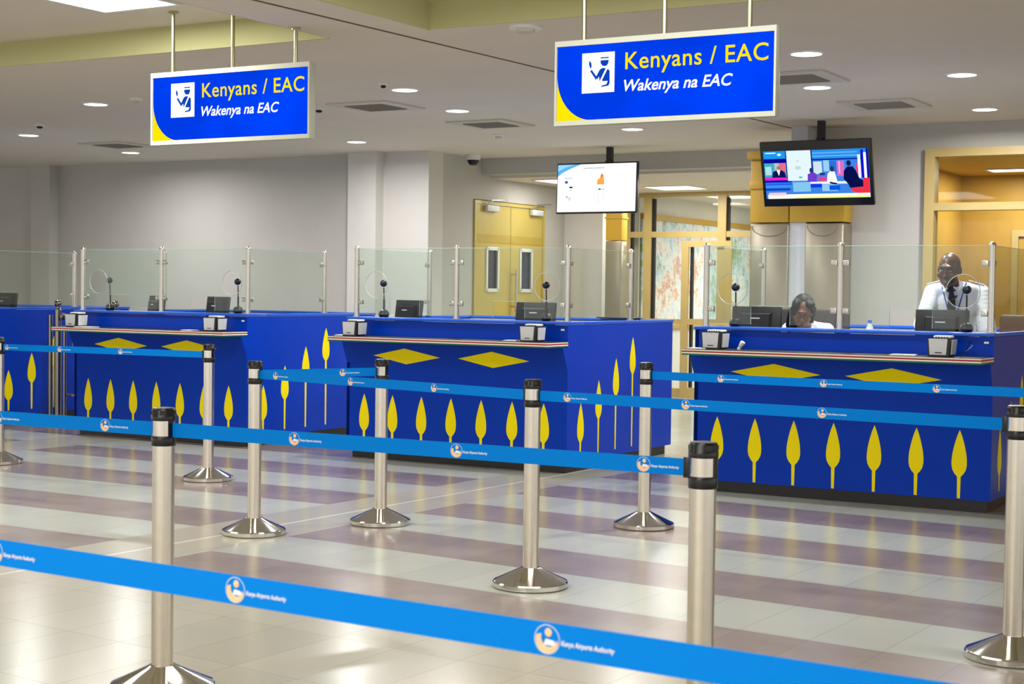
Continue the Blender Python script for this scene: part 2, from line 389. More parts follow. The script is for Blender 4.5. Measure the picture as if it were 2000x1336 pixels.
# ---- vents
def vent(x, y, sx, sy, label):
    t = thing('air_vent', label, 'air vent', (x, y, ZC), 0, 'square ceiling air vents')
    m = MB()
    m.box(-sx/2, sx/2, -sy/2, -sy/2+.11, -.014, -.001); m.box(-sx/2, sx/2, sy/2-.11, sy/2, -.014, -.001)
    m.box(-sx/2, -sx/2+.11, -sy/2+.11, sy/2-.11, -.014, -.001); m.box(sx/2-.11, sx/2, -sy/2+.11, sy/2-.11, -.014, -.001); m.build('frame', M['vent'], t)
    m = MB(); m.box(-sx/2+.11, sx/2-.11, -sy/2+.11, sy/2-.11, -.003, -.001); m.build('backing', M['dark'], t)
    m = MB(); n = 9
    for i in range(n):
        yy = -sy/2+.13+(sy-.26)*i/(n-1)
        m.box(-sx/2+.11, sx/2-.11, -.002, .002, -.012, .012, m=Matrix.Translation((0, yy, -.012)) @ Matrix.Rotation(.7, 4, 'X'))
    m.build('louvres', M['louvre'], t)
    return t
vent(-7.9, 11.1, .62, .62, 'square air vent right of the left hanging sign')
vent(-7.72, 12.72, .62, .62, 'square air vent between the signs, just above the security camera')
vent(-12.75, 12.95, .62, .62, 'faint air vent low on the ceiling left of the left sign')
vent(-4.03, 10.9, .62, .62, 'large air vent touching the right edge of the right hanging sign')
vent(-3.92, 12.7, .62, .62, 'air vent above the tilted television')
vent(-7.8, 19.0, .6, .6, 'air vent in the corridor ceiling left of the yellow column')
# ---- smoke detectors, sensors
def detector(x, y, label, r=.05, dk=False):
    t = thing('smoke_detector', label, 'smoke detector', (x, y, ZC))
    m = MB(); m.lathe([(r, 0), (r, -.012), (r*.8, -.02)], seg=24); m.build('base', M['white'], t)
    m = MB(); m.lathe([(r*.55, -.018), (r*.55, -.035), (r*.3, -.04)], seg=24); m.build('sensor', M['dark'] if dk else M['vent'], t)
detector(-9.46, 9.82, 'small round detector above and right of the downlight by the left sign')
detector(-11.9, 11.02, 'ceiling sensor with dark centre near the left edge', .05, True)
detector(-8.46, 11.03, 'ceiling sensor with dark centre just right of the left sign', .05, True)
detector(-6.97, 9.89, 'tiny dark sensor beside the downlight between the signs', .035, True)
detector(-8.2, 13.67, 'flat round detector below the lower air vent', .07)
detector(-4.71, 8.15, 'pale flat disc on the ceiling left of the right sign, beside the recess', .1)
# ---- dome camera
t = thing('security_camera', 'black and white dome security camera hanging above the yellow door', 'security camera', (-9.7, 15.6, ZC))
m = MB(); m.lathe([(.085, 0), (.085, -.05), (.075, -.06)], seg=28); m.build('housing', M['white'], t)
m = MB(); m.lathe([(.07, -.055), (.066, -.085), (.045, -.115), (.01, -.125)], seg=28); m.build('dome', M['black'], t)

# ---- double door
XD = -9.89
t = thing('door_1', None, None, (XD, 16.79, 0)); t['kind'] = 'structure'
def dfn(y0, y1, z0, z1, x0, x1, mb, mi=0, bev=0): mb.box(x0, x1, y0-16.79, y1-16.79, z0, z1, mi, bev)
m = MB(); dfn(15.93, 15.97, 0, 2.5, -.12, .02, m); dfn(17.61, 17.65, 0, 2.5, -.12, .02, m); dfn(15.97, 17.61, 2.46, 2.5, -.12, .02, m); m.build('door_frame', M['yel_door'], t)
for k, (a, b, wy0, wy1) in enumerate([(15.975, 16.80, 16.24, 16.50), (16.81, 17.605, 17.05, 17.33)]):
    m = MB(); wz0, wz1 = 1.43, 1.92
    dfn(a, wy0, 0, 2.455, -.04, .0, m); dfn(wy1, b, 0, 2.455, -.04, .0, m); dfn(wy0, wy1, 0, wz0, -.04, 0, m); dfn(wy0, wy1, wz1, 2.455, -.04, 0, m)
    dfn(a, b, 2.0, 2.10, .0, .004, m, 1)
    leaf = m.build('door_leaf', [M['yel_door'], M['yel_band']], t)
    m = MB()
    for q in ((wy0-.02, wy0+.015, wz0-.02, wz1+.02), (wy1-.015, wy1+.02, wz0-.02, wz1+.02), (wy0, wy1, wz0-.03, wz0+.012), (wy0, wy1, wz1-.012, wz1+.03)): dfn(*q, .0, .015, m)
    m.build('vision_frame', M['white'], leaf)
    m = MB(); dfn(wy0, wy1, wz0, wz1, -.03, -.02, m); m.build('pane', M['lens'], leaf)
    m = MB(); cy = 16.30 if k == 0 else 17.40
    dfn(cy-.14, cy+.14, 2.375, 2.45, .005, .06, m, 0, .01); m.build('closer', M['lightgrey'], leaf)
    m = MB(); m.tube([(.05, cy-.1-16.79, 2.46), (.09, cy-.1-16.79, 2.50)], .012); m.tube([(.09, cy-.1-16.79, 2.505), (.07, cy+.3-16.79, 2.53)], .009); m.build('closer_arm', M['steel'], leaf)
m = MB(); yy = 16.84-16.79; m.tube([(.07, yy, 1.15), (.07, yy, 1.68)], .014); m.tube([(0, yy, 1.22), (.07, yy, 1.22)], .009); m.tube([(0, yy, 1.62), (.07, yy, 1.62)], .009); m.build('door_handle', M['postm'], t)

# ---- glazed partition at the end of the corridor
YP = 19.5
def bars(mb, lst, y0, y1, mi=0):
    for a, b, c, d in lst: mb.box(a, b, y0, y1, c, d, mi)
m = MB(); t = thing('window_1', None, None, (0, 0, 0)); t['kind'] = 'structure'
bars(m, [(-9.66, -9.54, 0, 2.78), (-9.33, -9.22, 0, 2.78), (-8.24, -8.12, 0, 2.78), (-7.2, -7.1, 0, 2.78), (-6.1, -6.0, 0, 2.78), (-5.32, -5.22, 0, 2.78)], YP-.05, YP+.05)
bars(m, [(-9.66, -5.22, 2.17, 2.25), (-9.54, -8.76, .99, 1.06), (-9.66, -5.22, 2.72, 2.779), (-9.54, -8.76, 0, .12)], YP-.04, YP+.04)
m.build('window_frame', M['yel_fr'], t)
m = MB(); bars(m, [(-8.74, -8.64, 0, 2.12), (-8.12, -8.02, 0, 2.12), (-8.64, -8.12, 2.04, 2.12), (-8.64, -8.12, .99, 1.07), (-8.64, -8.12, .0, .14)], YP-.09, YP-.052); m.build('door_frame', M['yel_fr'], t)
m = MB(); bars(m, [(-9.22, -9.18, 0, 2.7), (-8.12, -8.09, 0, 2.7), (-8.64, -8.61, .1, 2.04), (-9.54, -9.51, 0, 2.7)], YP-.02, YP+.04); m.build('gasket', M['dark'], t)
m = MB(); m.box(-9.54, -5.3, YP-.004, YP+.004, .1, 2.74); m.build('pane', M['glassw'], t)
# mural wall
m = MB(); m.box(-9.498, -9.47, 19.7, 25.8, .952, 2.438); o = m.build('mural', M['mural']); tag(o, 'multicoloured painted mural on the wall behind the glazed partition', 'mural')
m = MB(); m.box(-9.5, -9.45, 19.7, 25.8, 2.44, 2.52); m.box(-9.5, -9.45, 19.7, 25.8, .9, .95); struct('trim_4', m, M['ochre_r'])
m = MB(); m.box(-7.9, -5.3, 24.6, 24.65, .95, 2.3); o = m.build('mural', M['mural']); tag(o, 'reddish painted panel seen through the open glass door by the column', 'mural')
# ---- clad columns
def column(x0, x1, yf, yb, label, split=True):
    t = thing('clad_column', label, 'column', ((x0+x1)/2, (yf+yb)/2, 0)); cx, cy = (x0+x1)/2, (yf+yb)/2
    m = MB(); X0, X1, Y0, Y1 = x0-cx, x1-cx, yf-cy, yb-cy
    gap = (X0+.39, X0+.55) if split else None
    if split:
        m.box(gap[0], gap[1], Y0+.03, Y1, 0, ZC if split else 2.8); m.build('core', M['lightgrey'], t)
        m = MB()
        m.box(X0, gap[0]-.006, Y0, Y1, 2.10, 2.74, bev=.006); m.box(gap[0]+.006, X1, Y0, Y1, 2.10, 2.74, bev=.006)
        m.box(X0-.03, X1+.01, Y0-.03, Y1, 2.70, 2.78, bev=.006)
        m.box(X0-.01, gap[0]-.006, Y0-.012, Y1-.01, 2.42, 2.50, bev=.004); m.build('capital', M['ochre'], t)
        m = MB(); m.box(X0, gap[0], Y0, Y1, 0, 2.09, bev=.02); m.box(gap[1], X1, Y0, Y1, 0, 2.09, bev=.02); m.build('shaft_cladding', M['greyclad'], t)
        m = MB()
        for a, b in ((X0+.02, gap[0]-.02), (gap[1]+.02, X1-.06)):
            mx = (a+b)/2; hw = (b-a)/2
            pts = [(mx-hw*math.cos(PI*i/14), 2.07-.10*math.sin(PI*i/14)) for i in range(15)]
            for p, q in zip(pts, pts[1:]): m.tube([(p[0], Y0-.002, p[1]), (q[0], Y0-.002, q[1])], .004, 6)
        m.build('swag_trim', M['greyclad'], t)
    else:
        m.box(X0, X1, Y0, Y1, 2.08, 2.78, bev=.006); m.box(X0-.01, X1+.015, Y0-.015, Y1+.0, 2.36, 2.38); m.build('capital', M['ochre'], t)
        m = MB(); m.box(X0, X1, Y0, Y1, 0, 2.075, bev=.01); m.build('shaft_cladding', M['greyclad'], t)
    return t
column(-5.64, -4.71, 14.10, 14.345, 'column with yellow top and grey lower cladding behind the tilted television')
column(-9.19, -8.96, 18.03, 18.195, 'narrow yellow and grey clad column below the white screen', False)

# ---- glazed opening on the right, and the ochre room behind it
t = thing('window_2', None, None, (0, 0, 0)); t['kind'] = 'structure'
m = MB(); bars(m, [(-4.02, -3.93, 0, 2.765), (-1.1, -1.0, 0, 2.765), (-3.93, -1.1, 2.69, 2.765), (-3.93, -1.1, 2.20, 2.27), (-2.6, -2.52, 0, 2.2)], 14.28, 14.42); m.build('window_frame', M['yel_fr'], t)
m = MB(); m.box(-3.93, -1.1, 14.36, 14.368, 0, 2.7); m.build('pane', M['glassw'], t)
m = MB(); m.box(-4.65, -4.5, 14.5, 17.6, 0, 2.75); m.box(-4.5, -.8, 17.5, 17.6, 0, 2.75); m.box(-.9, -.8, 14.5, 17.5, 0, 2.75); struct('wall_office', m, M['ochre_r'])
m = MB(); m.box(-4.65, -.8, 14.5, 17.6, 2.75, 2.8); struct('ceiling_office', m, M['ochre'])
m = MB(); m.box(-3.95, -3.88, 17.47, 17.5, 0, 2.15); m.box(-3.0, -2.93, 17.47, 17.5, 0, 2.15); m.box(-3.88, -3.0, 17.47, 17.5, 2.08, 2.15); struct('trim_5', m, M['yel_fr'])
light_panel(-3.72, 16.75, 2.75, .6, .3, 'light panel inside the ochre room behind the right-hand glazing', 22)

# ================================================================== HANGING SIGNS
def sign(x0, label, rods, tops):
    Wd, zb, zt, y = 1.28, 2.325, 2.785, 7.55
    H = zt-zb
    t = thing('hanging_sign', label, 'sign', (x0, y, zb), 0, 'hanging light box signs')
    m = MB(); m.box(0, Wd, .0, .05, 0, H, bev=.003)
    for q in ((0, Wd, H-.03, H), (0, Wd, 0, .026), (0, .012, .026, H-.03), (Wd-.012, Wd, .026, H-.03)): m.box(q[0], q[1], -.012, 0, q[2], q[3])
    m.build('frame', M['frame'], t)
    fx0, fx1, fz0, fz1 = .012, Wd-.012, .026, H-.03
    fn = XZ(0, -.001, 0)
    arc = [(fx0+.215*(1-math.sin(a)), fz0+.245*(1-math.cos(a))) for a in [PI/2*i/20 for i in range(21)]]   # from (fx0+.215, fz0) to (fx0, fz0+.245)
    arc = [(fx0+.215-.215*math.sin(PI/2*i/20), fz0+.245-.245*math.cos(PI/2*i/20)) for i in range(21)]
    m = MB(); m.flat(arc + [(fx0, fz1), (fx1, fz1), (fx1, fz0)], fn, 0)
    m.flat([(fx0, fz0)]+arc, fn, 1)
    fm = m
    u = lambda a: a*Wd
    v = lambda a: H*(1-a)
    m = MB(); px0, px1, pz0, pz1 = u(.129), u(.283), v(.63), v(.16); m.flat([(px0, pz0), (px1, pz0), (px1, pz1), (px0, pz1)], XZ(0, -.003, 0), 0)
    pw, ph = px1-px0, pz1-pz0
    f2 = lambda a, b, w: (px0+pw*a, -.0045, pz0+ph*(1-b))
    P = lambda pts: m.flat(pts, f2, 1)
    P([(.57, .125), (.82, .125), (.82, .155), (.57, .155)])                                    # cap brim top
    P([(.57, .20), (.82, .20), (.815, .27), (.77, .335), (.70, .35), (.63, .335), (.575, .27)])  # head
    P([(.22, .19), (.29, .25), (.30, .34), (.27, .40), (.22, .30)])                            # passport hand
    P([(.28, .43), (.31, .425), (.46, .60), (.50, .60), (.40, .66), (.44, .68), (.26, .46)])      # forearm
    P([(.44, .60), (.55, .43), (.62, .395), (.74, .395), (.55, .72), (.53, .60), (.47, .68)])     # left shoulder + chest
    P([(.62, .70), (.79, .42), (.855, .47), (.86, .78), (.82, .84), (.60, .86), (.60, .83), (.76, .80), (.80, .72), (.66, .72)])   # right side of the body
    pic = m
    me = text_mesh('Kenyans / EAC', 1, width=u(.632), offset=.008, space=1.05); hk = H*.2/.72
    fm.mesh(me, lambda a, b, c_: (u(.333)+a, -.004, v(.375)+b*hk), 1)
    me = text_mesh('Wakenya na EAC', 1, shear=.25, width=u(.487), offset=.018); hk = H*.135/.72
    fm.mesh(me, lambda a, b, c_: (u(.328)+a, -.004, v(.63)+b*hk), 2)
    face = fm.build('face', [M['sign_blue'], M['sign_yel'], M['sign_white']], t, smooth=False)
    pic.build('pictogram_panel', [M['sign_white'], M['pict']], face, smooth=False)
    for rx, tp in zip(rods, tops):
        m = MB(); m.tube([(rx, .025, H), (rx, .025, tp-zb-.004)], .0125, 14); m.lathe([(.03, 0), (.03, .012)], (rx, .025, tp-zb-.013), 18); m.build('hanging_rod', M['rod'], t)
    return t
sign(-7.135, 'blue Kenyans and EAC hanging sign on the left, the smaller-looking one', (.155, .65, 1.145), (3.175, 3.175, 3.0))
sign(-4.17, 'blue Kenyans and EAC hanging sign on the right, larger and nearer the centre', (.16, .64, 1.12), (3.175, 3.175, 3.175))

# ================================================================== TELEVISIONS
EC = {}
def ecol(c, s=1.0):
    k = (c, s)
    if k not in EC: EC[k] = emis('screen_colour', c, s)
    return EC[k]
def tv(name, label, loc, Wd, H, tilt, bez, polys, pole, group=None, rz=0, off=0):
    t = thing(name, label, 'television', loc, rz, group)
    Rt = Matrix.Rotation(tilt, 4, 'X')
    m = MB(); m.box(-Wd/2, Wd/2, 0, .045, -H/2, H/2, bev=.005, m=None)
    for v in m.b.verts: v.co = Rt @ v.co
    m.build('casing', M['black'], t)
    bl, br, bb, bt = bez
    mats = []; m = MB()
    X0, X1, Z0, Z1 = -Wd/2+bl, Wd/2-br, -H/2+bb, H/2-bt
    for i, (pts, c) in enumerate(polys):
        mt = ecol(c, .84)
        if mt not in mats: mats.append(mt)
        m.flat(pts, lambda u_, v_, w_, i=i: Rt @ Vector((X0+(X1-X0)*u_, -.0012-i*.00012, Z1-(Z1-Z0)*v_)), mats.index(mt))
    m.build('screen', mats, t, smooth=False)
    m = MB(); m.box(off-.03, off+.03, .09, .15, pole-.12, ZC-loc[2]); m.box(off-.10, off+.10, .05, .11, -.12, .14); m.box(off-.03, off+.03, .07, .13, -.1, pole); m.build('ceiling_mount', M['blackm'], t)
    return t
R4 = lambda a, b, c, d: [(a, c), (b, c), (b, d), (a, d)]
def blob(cx, cy, rx, ry, n=12): return [(cx+rx*math.cos(2*PI*i/n), cy+ry*math.sin(2*PI*i/n)) for i in range(n)]
WH = (255, 255, 255)
tv1 = [(R4(0, 1, 0, 1), WH), ([(0, 0), (.30, 0), (.16, .09), (.06, .17), (0, .25)], (90, 180, 240)), ([(0, 0), (.22, 0), (.10, .06), (0, .14)], (150, 215, 255)),
 (R4(.33, .60, .075, .095), (190, 200, 205)), (R4(.09, .19, .28, .30), (200, 210, 225)), (blob(.115, .37, .02, .03), (20, 90, 170)), (blob(.175, .48, .025, .018), (15, 15, 60)),
 (blob(.175, .545, .022, .012), (200, 215, 210)), (blob(.125, .68, .012, .022), (90, 200, 170)), (blob(.16, .72, .016, .045), (250, 205, 205)),
 ([(.51, .43), (.515, .33), (.545, .30), (.56, .22), (.575, .20), (.59, .24), (.60, .36), (.60, .43)], (255, 170, 70)), (blob(.57, .25, .012, .035), (240, 100, 80)),
 (blob(.545, .53, .018, .018), (70, 110, 130)), (blob(.59, .535, .016, .018), (190, 215, 235)), (R4(.525, .54, .58, .83), (235, 240, 250)), (R4(.585, .60, .58, .83), (235, 240, 250))]
tv('television', 'wall screen showing a white slide, hanging from the ceiling by a black pole', (-7.87, 15.2, 2.55), .985, .555, -.03, (.012, .014, .018, .016), tv1, .3, off=.1)
BL, DB, SK = (30, 130, 235), (0, 10, 150), (60, 165, 240)
tv2 = [(R4(0, 1, 0, 1), (60, 130, 225)), (R4(0, .22, 0, .16), (25, 150, 235)), (R4(.02, .12, .03, .05), WH), (blob(.155, .075, .02, .025), WH), (R4(0, .22, .16, .25), DB),
 (R4(0, .22, .25, .54), (60, 170, 195)), (R4(.01, .07, .32, .5), (170, 225, 230)), (R4(.11, .21, .25, .5), (225, 110, 140)), (R4(.10, .145, .25, .40), (190, 190, 185)),
 ([(.07, .56), (.08, .44), (.12, .40), (.17, .40), (.20, .45), (.21, .56)], (15, 20, 80)), ([(.12, .40), (.155, .40), (.14, .52)], WH), (blob(.14, .35, .018, .035), (160, 120, 100)),
 (R4(0, .22, .555, .61), (240, 30, 200)), (R4(0, .26, .61, .66), (0, 20, 190)), (R4(0, .26, .68, .71), (30, 90, 230)), (R4(0, .26, .73, .76), (60, 150, 235)), (R4(0, .24, .78, .83), (0, 70, 200)),
 (R4(.225, .46, 0, .63), (225, 242, 252)), (R4(.215, .225, 0, .58), DB), (R4(.46, .472, 0, .5), (0, 20, 110)), (blob(.33, .22, .01, .02), (190, 205, 210)), (blob(.33, .36, .03, .04), (200, 215, 215)), (blob(.35, .56, .02, .02), (90, 190, 170)),
 (R4(.472, 1, 0, .18), (40, 140, 235)), (R4(.472, .9, .05, .08), (90, 175, 240)), (R4(.472, .9, .12, .14), (110, 190, 245)), (R4(.472, .93, .185, .215), (0, 40, 160)),
 (R4(.48, .56, .24, .5), (205, 225, 235)), (R4(.575, .63, .22, .45), (150, 205, 240)), (R4(.63, .70, .24, .5), (40, 110, 220)), (R4(.70, .77, .24, .55), (215, 110, 190)), (R4(.72, .73, .24, .5), (240, 190, 225)),
 (R4(.88, .93, .3, .55), (225, 70, 140)), (R4(.90, .925, .12, .6), WH), (R4(.93, .955, .02, .6), (0, 20, 200)), (R4(.955, .98, .08, .62), WH), (R4(.98, 1, 0, .6), (0, 10, 170)),
 (R4(.44, .88, .66, .71), (240, 245, 252)), (R4(.27, .44, .66, .86), (130, 195, 235)), (R4(.44, .55, .70, .78), (10, 60, 220)), (R4(.55, .70, .72, .86), (150, 200, 240)), (R4(.62, .72, .74, .84), (0, 90, 225)),
 ([(.415, .66), (.42, .50), (.45, .47), (.49, .47), (.51, .52), (.50, .66)], (110, 60, 200)), (blob(.457, .42, .018, .055), (40, 50, 110)), (R4(.52, .60, .56, .64), (235, 60, 130)), (blob(.56, .5, .03, .03), (30, 60, 130)),
 ([(.60, .68), (.61, .50), (.64, .44), (.68, .46), (.70, .68)], (250, 250, 255)), (blob(.655, .40, .018, .06), (30, 60, 80)), ([(.62, .66), (.70, .70), (.69, .73), (.63, .70)], (10, 20, 70)),
 ([(.76, .62), (.765, .45), (.80, .36), (.85, .36), (.88, .45), (.91, .62), (.96, .66), (.96, .78), (.82, .82), (.80, .72)], (5, 15, 75)), (blob(.815, .29, .022, .06), (15, 30, 90)),
 ([(.82, .80), (.94, .78), (.94, .60), (1, .60), (1, .93), (.90, .93), (.83, .86)], (235, 50, 70)), (R4(.02, 1, .91, 1), (250, 250, 235)), (R4(.3, 1, .96, 1), (245, 245, 150)), (R4(.03, .2, .87, .93), (245, 200, 215))]
tv('television', 'large black television showing a blue news studio, tilted forward on a ceiling pole', (-4.82, 13.62, 2.515), 1.04, .60, .27, (.03, .028, .075, .085), tv2, .33)

# ================================================================== IMMIGRATION DESKS
Wd, Dd = 2.114, 1.94
SP = [(0, .31), (.016, .27), (.028, .23), (.038, .19), (.046, .15), (.05, .11), (.05, .075), (.044, .045), (.03, .02), (.012, 0)]
def spear(tip, base, k=1.0):
    r = [(x*k, tip-.31+z) for x, z in SP]; L = [(-x, z) for x, z in r[1:]][::-1]
    return r + [(.010, base), (-.010, base)] + L
def desk(first, X0, Y0, label):
    if first is not None:
        t = copy_tree(first); t.location = (X0, Y0, 0); t['label'] = label; return t
    t = thing('immigration_desk', label, 'desk', (X0, Y0, 0), 0, 'blue immigration desks with yellow spears')
    # front panel with spears and diamonds
    m = MB(); prof = [(0, .08), (0, .80), (-.08, .985), (-.05, .985), (.03, .80), (.03, .08)]
    m.prism(prof, lambda u, v, w: (-Wd+w, u, v), Wd-.0305, 0)
    for j in range(7):
        cx = -.207-.2874*j
        m.prism(spear(.541, .088), lambda u, v, w, cx=cx: (cx+u, -.0005-w, v), .001, 1)
    for cx in (-.655, -1.49):
        m.prism([(-.33, .868), (-.02, .802), (.33, .868), (-.0, .934)], lambda u, v, w, cx=cx: (cx+u, -(v-.80)/.185*.08-.001-w, v), .001, 1)
    m.build('front_panel', [M['blue'], M['yellow']], t)
    # right side panel
    m = MB(); m.prism([(-.08, .985), (0, .80), (0, .08), (Dd, .08), (Dd, 1.158), (0, 1.158), (0, .985)], lambda u, v, w: (-.03+w, u, v), .03, 0)
    m.box(-.036, -.0305, .03, Dd-.03, .1, 1.155, 2)
    for j in range(4):
        cy = .226+.3066*j
        m.prism(spear(.541+.168*j, .127, 1.1), lambda u, v, w, cy=cy: (.0005+w, cy+u, v), .001, 1)
    m.build('side_panel', [M['blue'], M['yellow'], M['white']], t)
    # left side panel in two pieces with the staff gate between
    m = MB()
    for a, b in ((0, .30), (1.09, Dd)):
        m = MB(); m.box(-Wd, -Wd+.03, a, b, .08, 1.16, 0); m.box(-Wd+.0305, -Wd+.036, a+.01, b-.01, .1, 1.15, 1)
        m.build('side_panel', [M['blue'], M['white']], t)
    m = MB(); m.box(-Wd+.005, -Wd+.025, .305, 1.085, .12, .95); m.build('staff_gate', M['blue'], t)
    m = MB(); m.box(-Wd+.03, -.03, Dd-.03, Dd, .08, 1.16, 0); m.box(-Wd+.035, -.035, Dd-.036, Dd-.0305, .1, 1.155, 1); m.build('back_panel', [M['blue'], M['white']], t)
    m = MB(); m.box(-Wd+.005, -.0305, 0, .03, .985, 1.158, 0); m.box(-Wd+.04, -.04, .0305, .036, .8, 1.155, 1); m.box(-.062, -.032, -.004, .002, 1.115, 1.128, 2)
    m.build('upper_panel', [M['blue'], M['white'], M['trimw']], t)
    # counter top and wall caps
    m = MB(); m.box(-Wd-.005, .008, -.015, .26, 1.160, 1.183, bev=.004)
    m.box(-.045, .008, .262, Dd+.005, 1.160, 1.183, bev=.004); m.box(-Wd-.005, -Wd+.045, .262, .30, 1.160, 1.183, bev=.004); m.box(-Wd-.005, -Wd+.045, 1.09, Dd+.005, 1.160, 1.183, bev=.004)
    m.box(-Wd+.05, -.05, Dd-.05, Dd+.005, 1.160, 1.183, bev=.004); m.build('counter_top', M['bluecap'], t)
    m = MB(); m.box(-Wd+.04, -.04, .04, .62, .735, .765, bev=.003); m.build('work_surface', M['white'], t)
    # shelf with flag-coloured edge
    m = MB(); fy = -.33
    m.box(-Wd+.05, -.002, fy, -.001, .990, 1.030, bev=.002); sh = m.build('shelf', M['blackm'], t)
    m = MB()
    for i, (z0, z1, mi) in enumerate(((1.0185, 1.026, 0), (1.008, 1.0185, 1), (.999, 1.008, 0), (.988, .999, 2))):
        m.box(-Wd+.045, .0, fy-.004, fy-.0005, z0, z1, mi); m.box(-.0015, .0025, fy-.0005, -.0, z0, z1, mi)
    m.build('striped_edge', [M['trimw'], M['red'], M['green']], sh, smooth=False)
    m = MB(); m.box(-Wd+.04, -.03, .035, .06, 0, .08); m.box(-.06, -.035, .06, Dd-.05, 0, .08); m.box(-Wd+.04, -Wd+.06, .06, Dd-.05, 0, .08); m.box(-Wd+.06, -.06, Dd-.07, Dd-.05, 0, .08); m.build('plinth', M['kick'], t)
    # glass screen posts
    ZT = 1.775
    for (px, py, cl) in ((-.035, .05, ((-1, 0), (0, 1))), (-1.06, .05, ((-1, 0), (1, 0))), (-2.055, .05, ((1, 0), (0, 1))), (-.035, 1.16, ((0, -1),)), (-2.055, 1.16, ((0, -1),))):
        m = MB(); m.lathe([(.021, 1.184), (.021, ZT-.018), (.024, ZT-.018), (.024, ZT-.008), (.016, ZT+.004), (.004, ZT+.008)], (px, py, 0), 20)
        m.lathe([(.032, 1.184), (.032, 1.19)], (px, py, 0), 20)
        if py > 1: m.box(px-.02, px+.02, py-.02, py+.02, 1.1835, 1.186)
        ps = m.build('screen_post', M['postm'], t)
        for dx, dy in cl:
            for z in (1.31, 1.64):
                m = MB(); cx, cy = px+dx*.042, py+dy*.042
                hx, hy = (.022, .013) if dx else (.013, .022)
                m.box(cx-hx, cx+hx, cy-hy, cy+hy, z-.019, z+.019, bev=.003)
                if dx: m.lathe([(.007, 0), (.007, .006)], (0, 0, 0), 10, m=Matrix.Translation((cx, cy-.013, z)) @ Matrix.Rotation(PI/2, 4, 'X'))
                else: m.lathe([(.007, 0), (.007, .006)], (0, 0, 0), 10, m=Matrix.Translation((cx+.013, cy, z)) @ Matrix.Rotation(PI/2, 4, 'Y'))
                m.build('clamp', M['postm'], ps)
    # glass panes
    def ring(cx, cz, r, n=40): return [(cx+r*math.cos(2*PI*i/n), cz+r*math.sin(2*PI*i/n)) for i in range(n)]
    for x0, x1, cc, r0, r1 in ((-2.025, -1.09, -1.855, -1.71, -1.42), (-1.03, -.065, -.22, -.71, -.42)):
        outer = [(x0, 1.205), (r0, 1.205), (r0, 1.335), (r1, 1.335), (r1, 1.205), (x1, 1.205), (x1, 1.758), (x0, 1.758)]
        me = holed(outer, [ring(cc, 1.455, .112)], .008)
        m = MB(); m.mesh(me, lambda a, b, c_: (a, .05+c_, b)); g = m.build('glass_pane', M['glass'], t, smooth=False)
        m = MB(); pts = [(cc+.112*math.cos(2*PI*i/40), .05, 1.455+.112*math.sin(2*PI*i/40)) for i in range(41)]; m.tube(pts, .003, 6); m.build('speech_ring', M['glassl'], g)
        m = MB(); m.tube([(r0, .05, 1.205), (r0, .05, 1.335), (r1, .05, 1.335), (r1, .05, 1.205)], .0022, 5); m.tube([(x0, .05, 1.758), (x1, .05, 1.758)], .0018, 5); m.build('slot_rim', M['glasse'], g)
    for px in (-.035, -2.055):
        m = MB(); m.box(px-.004, px+.004, .085, 1.125, 1.205, 1.758); g = m.build('glass_pane', M['glass'], t, smooth=False)
        m = MB(); m.tube([(px, .085, 1.758), (px, 1.125, 1.758)], .0018, 5); m.build('top_edge', M['glasse'], g)
    return t
D = [(-12.515, 10.957), (-9.009, 10.742), (-5.756, 10.68), (-2.447, 10.392)]
DLB = ['immigration desk cut off by the left edge, only its spear-painted right side shows', 'immigration desk second from left, below the left hanging sign', 'immigration desk in the middle, third from left, in front of the yellow door', 'immigration desk on the right with two officers behind it']
d0 = desk(None, *D[0], DLB[0])
desks = [d0]+[desk(d0, *D[i], DLB[i]) for i in (1, 2, 3)]

# ---- gooseneck webcams
def webcam(first, x, y, z, label):
    if first is not None:
        t = copy_tree(first); t.location = (x, y, z); t['label'] = label; return t
    t = thing('webcam_stand', label, 'webcam', (x, y, z), 0, 'black ball webcams on stands along the counters')
    m = MB(); m.lathe([(.036, 0), (.045, .014), (.045, .034), (.034, .054), (.012, .064)], seg=28); m.ball((0, -.03, .035), .012, 0, 10); m.build('base', M['black'], t)
    m = MB(); m.tube([(0, 0, .05), (0, 0, .15)], .009, 10); m.tube([(0, 0, .14), (0, -.004, .25)], .0055, 8); m.build('stem', M['black'], t)
    m = MB(); m.ball((0, -.008, .284), .030, 0, 24); cam_ = m.build('camera_ball', M['black'], t)
    m = MB(); m.lathe([(.015, 0), (.013, .006), (.004, .008)], seg=20, m=Matrix.Translation((.004, -.036, .288)) @ Matrix.Rotation(PI/2, 4, 'X')); m.build('lens', M['lens'], cam_)
    return t
ZT_ = 1.1832
WC = [(-10.833, 10.912, 'webcam on the left end of the second desk from left'), (-9.259, 10.912, 'webcam by the right corner post of the second desk from left'),
      (-7.616, 10.85, 'webcam on the left end of the middle desk'), (-6.048, 10.85, 'webcam on the right end of the middle desk in front of the yellow door'),
      (-4.322, 10.562, 'webcam on the left end of the right desk, beside the black monitor'), (-2.671, 10.562, 'webcam in front of the standing officer')]
w0 = None
for (x, y, lb) in WC:
    o = webcam(w0, x, y, ZT_, lb)
    if w0 is None: w0 = o

